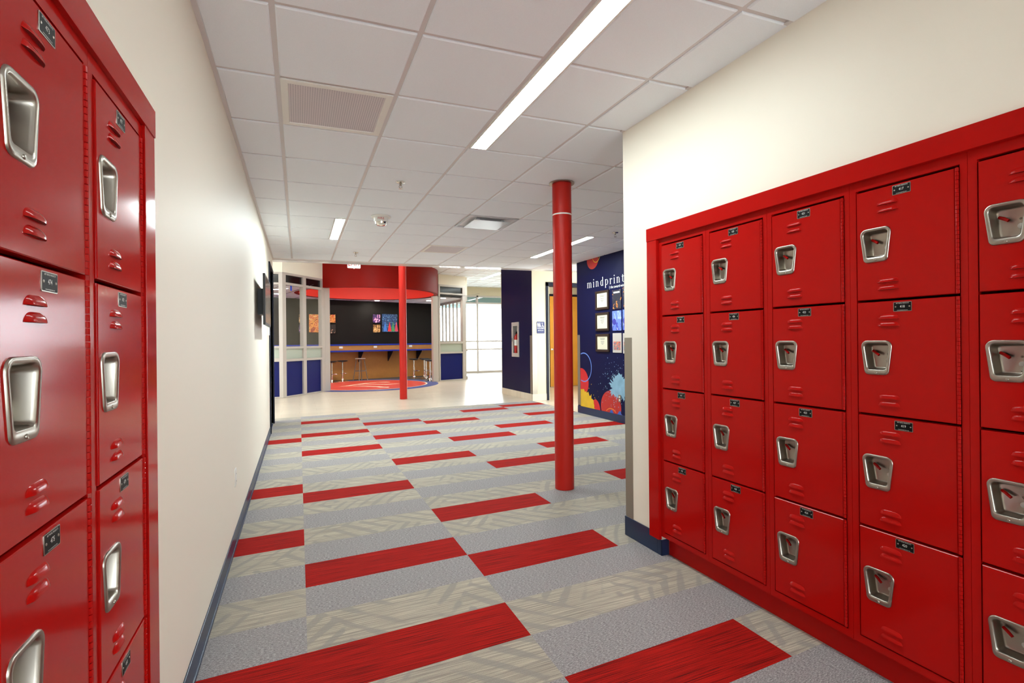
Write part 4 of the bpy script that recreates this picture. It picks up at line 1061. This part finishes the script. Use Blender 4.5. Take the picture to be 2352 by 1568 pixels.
# left storefront
p, q = SL1, P1 if False else SL2
zb_l = [zat(660, y, p, q) for y in (909.6, 830.2, 824.4, 800.6, 795.8, 654.2, 648.5, 631.2, 626)]
bars = [(0, zb_l[0]), (zb_l[1], zb_l[2]), (zb_l[3], zb_l[4]), (zb_l[5], zb_l[6]), (zb_l[7], zb_l[8])]
L = (q - p).length
storefront(1, p, q, [(0, dat(658, p, q)), (dat(697.5, p, q), dat(704.5, p, q)), (dat(739.8, p, q), L)], zb_l[8], bars, 'window_1')
m = MB(); n_ = Vector((-(q - p).normalized().y, (q - p).normalized().x)); jj = (q - p).normalized()
m.slab(q, q + Vector((.13, .075)), .16, 0, zb_ + .02); struct(m.build('window_post', M['alu'], bevel=.004)); 
# leftmost storefront, facing the corridor
p0 = Vector((-5.5, SL1.y)); zq = [zat(636, y, p0, SL1) for y in (911.5, 830.5, 822.5, 799.5, 794.5, 653, 648, 629, 624)]
bars0 = [(0, zq[0]), (zq[1], zq[2]), (zq[3], zq[4]), (zq[5], zq[6]), (zq[7], zq[8])]
xj = SL1.x - p0.x; xe = online(641, 800, p0, SL1).x - p0.x
storefront(2, p0, SL1, [(0, .1), (xe - 3.3, xe - 3.23), (xe - 2.2, xe - 2.13), (xe - 1.1, xe - 1.03), (xe, xj + .0)], zq[8], bars0, 'window_2')
# right storefront
p, q = SR1, SR2; L = (q - p).length
zr = [zat(1037, y, p, q) for y in (871.3, 811.5, 807.5, 789, 784.5, 676.6, 672.8, 659.2, 654.8)]
bars = [(0, zr[0]), (zr[1], zr[2]), (zr[3], zr[4]), (zr[5], zr[6]), (zr[7], zr[8])]
d0 = dat(1012, p, q)
storefront(3, p, q, [(0, d0), (dat(1063.4, p, q), L)], zr[8], bars, 'window_3')
m = MB(); a_ = V2(fl(994, 877)); m.prism([(SR1.x - .02, SR1.y - .03), (SR1.x - .01, SR1.y + .14), (SR1.x - .24, SR1.y + .02), (SR1.x - .22, SR1.y - .12)], 0, zb_ + .02); struct(m.build('window_post_right', M['alu'], bevel=.004))
# glazed right side of the lounge with vertical fins
p, q = SR2 + Vector((.0, .12)), BR + Vector((0, 0)); d_ = (q - p).normalized(); L = (q - p).length
o = empty('window_4', (p.x, p.y, 0)); struct(o); org = Vector((p.x, p.y, 0))
m = MB(); nf = 7
for k in range(nf + 1):
    s = p + d_ * (L * k / nf); m.slab(s - d_ * .03, s + d_ * .03, -.045, 0, HLO)
m.slab(p, q, -.10, 0, .1); m.slab(p, q, -.10, HLO - .08, HLO + .1); m.slab(p, q, -.1, .95, 1.02)
m.build('window_frame', M['alu'], o).location = -org
m = MB(); m.slab(p, q, -.008, .1, HLO - .08); m.build('window_pane', M['glass'], o).location = -org
m = MB(); m.slab(p, q, -.1, HLO + .1, HUP); struct(m.build('wall_over_window_4', M['wall']))
# blue tape
r = online(672, 659, SL1, SL2); m = MB(); q_ = (SL2 - SL1).normalized()
m.slab(Vector((r.x, r.y)) - q_ * .03 + Vector((q_.y, -q_.x)) * -.044, Vector((r.x, r.y)) + q_ * .03 + Vector((q_.y, -q_.x)) * -.044, .003, r.z - .09, r.z + .05)
tag(m.build('tape_strip', M['tape'], origin=(r.x, r.y, r.z)), 'scrap of blue tape stuck to the left storefront glass', 'tape')
# ------------------------------------------------------------------ exterior glazing
YW = 19.35
wa, wb = Vector((4.4, YW)), Vector((12.0, YW + .2))
w = MB(); zt = onY(1110, 679, YW).z
w.box(4.0, 12, YW - .02, YW + .2, zt, HUP + .2); struct(w.build('wall_over_glazing', M['wallfar']))
o = empty('window_5', (8, YW, 0)); struct(o); org = Vector(o.location)
m = MB()
for px_ in (1097.5,): xm = onY(px_, 800, YW).x
for k in (-1, 0, 1, 2, 3): 
    x = xm + k * 1.75; m.box(x - .035, x + .035, YW + .0, YW + .12, 0, zt)
for y0, y1 in ((856, 851), (803.2, 800.2), (785, 781.8), (698, 694.5)):
    m.box(4.4, 12, YW + .002, YW + .118, max(0, onY(1110, y0, YW).z), onY(1110, y1, YW).z)
m.box(4.4, 12, YW, YW + .12, zt - .06, zt)
m.build('window_frame', M['alu'], o).location = -org
m = MB(); m.box(4.4, 12, YW + .055, YW + .061, 0, zt); m.build('window_pane', M['glass'], o).location = -org
m = MB(); m.face([(-30, YW + .25, -.02), (60, YW + .25, -.02), (60, 90, -.02), (-30, 90, -.02)]); struct(m.build('ground_outside', M['concrete']))
m = MB(); m.box(3.0, 13, YW + .3, YW + 3.2, 2.85, 3.3); struct(m.build('canopy_outside', mat('teal grey canopy', srgb(120, 150, 150), .7)))
# lobby enclosure
w = MB(); w.box(12, 12.2, YBACK, YW, 0, HUP + .2); struct(w.build('wall_lobby_right', M['wallfar']))
w = MB(); w.box(-6.2, -6, 9.0, YW, 0, HUP + .2); w.box(-6, XL - .45, 9.0, YLE, 0, HUP + .2); struct(w.build('wall_lobby_left', M['wall']))
w = MB(); w.box(XM + .3, 12, 2.3, 2.5, 0, HCEIL + .3); struct(w.build('wall_hall', M['wall']))
w = MB(); w.slab(BR + nb * -.16, Vector((-6.2, YW)), -.1, 0, HUP + .2) if False else None
# ------------------------------------------------------------------ exit sign
ys = 10.6
a = onY(798, 606, ys); b = onY(827.8, 616.2, ys)
t = empty('exit_sign', ((a.x + b.x) / 2, ys, b.z + .095)); tag(t, 'white lit exit sign with red letters hanging in front of the red soffit', 'exit sign')
w2 = (b.x - a.x) / 2; hh = .095
m = MB(); R = rrect(-w2, w2, -hh, hh, .012, 3); m.loops([[(x, .022, z) for x, z in R], [(x, -.022, z) for x, z in R]], 0, capstart=True); m.build('face', EXITG, t)
m = MB(); vs, fs = text_geo('EXIT'); m.add(vs, fs, lambda q: (q[0] * .125, -.0235, q[1] * .19 + .004)); m.build('lettering', mat('exit letter red', srgb(190, 30, 20), .6), t)
m = MB(); m.lathe([(.01, -hh - .014), (.012, -hh - .004), (.012, -hh)], (0, 0, 0), 10); m.build('test_button', M['white'], t)
m = MB(); m.tube([(0, 0, hh), (0, 0, HUP - t.location.z)], .008, 8); m.build('stem', M['white'], t)
# ------------------------------------------------------------------ stools
def bar_stool(loc, hs, rz, label):
    t = empty('bar_stool', loc, rz); tag(t, label, 'stool', 'black bar stools at the lounge counter')
    m = MB(); m.lathe([(.0, hs - .045), (.10, hs - .045), (.155, hs - .030), (.175, hs - .008), (.170, hs), (.12, hs - .010), (0, hs - .014)], (0, 0, 0), 28); m.build('seat', M['black'], t, smooth=True)
    m = MB(); m.lathe([(.028, .04), (.028, hs * .55), (.019, hs * .56), (.019, hs - .07), (.045, hs - .045)], (0, 0, 0), 16); m.build('post', M['chrome'], t, smooth=True)
    m = MB(); m.lathe([(.20, .004), (.20, .012), (.10, .026), (.045, .045), (.034, .09), (.028, .10)], (0, 0, 0), 28); m.build('base', M['chrome'], t, smooth=True)
    m = MB(); cx_ = .085; m.tube([(cx_ + .105 * cos(k * pi / 10), .105 * sin(k * pi / 10), hs * .38) for k in range(20)], .009, 8, closed=True); m.build('footrest', M['chrome'], t, smooth=True)
    m = MB(); m.tube([(.03, .01, hs - .05), (.13, .03, hs - .075)], .005, 6); m.build('lift_lever', M['black'], t)
    return t
st = [((762.3, 878.5), 0, 'first black bar stool, at the left beside the opening post'), ((786.8, 876.0), 60, 'second black bar stool from the left, next to the grey metal stool'),
      ((950.8, 868.4), -10, 'black bar stool just right of the far red column'), ((974.6, 867.0), -15, 'rear black bar stool in the right-hand cluster'),
      ((978.7, 870), -25, 'middle black bar stool in the right-hand cluster'), ((988, 874.8), -5, 'front black bar stool next to the right opening post')]
proto = None
for (x, y), rz, lb in st:
    p = fl(x, y)
    if proto is None: proto = bar_stool((p.x, p.y, .001), .70, math.radians(rz), lb)
    else:
        c = copy_tree(proto); c.location = (p.x, p.y, .001); c.rotation_euler = (0, 0, math.radians(rz)); c['label'] = lb
p = fl(828, 874.0); t = empty('metal_stool', (p.x, p.y, .001), .5); tag(t, 'grey four-legged metal stool at the lounge counter', 'stool')
gm = mat('grey painted steel', srgb(120, 116, 112), .4, metal=.4); hs = .76
m = MB(); m.lathe([(.0, hs - .028), (.165, hs - .028), (.172, hs - .014), (.166, hs), (.0, hs - .004)], (0, 0, 0), 28); m.build('seat', mat('grey stool seat', srgb(150, 138, 130), .5), t, smooth=True)
for k in range(4):
    a = pi / 4 + k * pi / 2; m = MB(); m.tube([(.125 * cos(a), .125 * sin(a), hs - .028), (.24 * cos(a), .24 * sin(a), .003)], .0125, 10); m.build('leg', gm, t, smooth=True)
m = MB(); m.tube([(.192 * cos(k * pi / 12), .192 * sin(k * pi / 12), .33) for k in range(24)], .009, 8, closed=True); m.build('foot_ring', gm, t, smooth=True)
# ------------------------------------------------------------------ world and view
wd = bpy.data.worlds.new('world'); SC.world = wd; wd.use_nodes = True
bg = wd.node_tree.nodes['Background']; bg.inputs['Color'].default_value = (.86, .95, 1.0, 1); bg.inputs['Strength'].default_value = 3.6
SC.view_settings.view_transform = 'Standard'; SC.view_settings.look = 'None'; SC.view_settings.exposure = 1.92; SC.view_settings.gamma = 1.0
try: SC.view_settings.use_curve_mapping = False
except Exception: pass
cy = SC.cycles
cy.use_denoising = True; cy.max_bounces = 8; cy.diffuse_bounces = 5; cy.glossy_bounces = 4; cy.transparent_max_bounces = 10; cy.sample_clamp_indirect = 6.0; cy.caustics_reflective = False; cy.caustics_refractive = False
try: cy.denoiser = 'OPENIMAGEDENOISE'
except Exception: pass
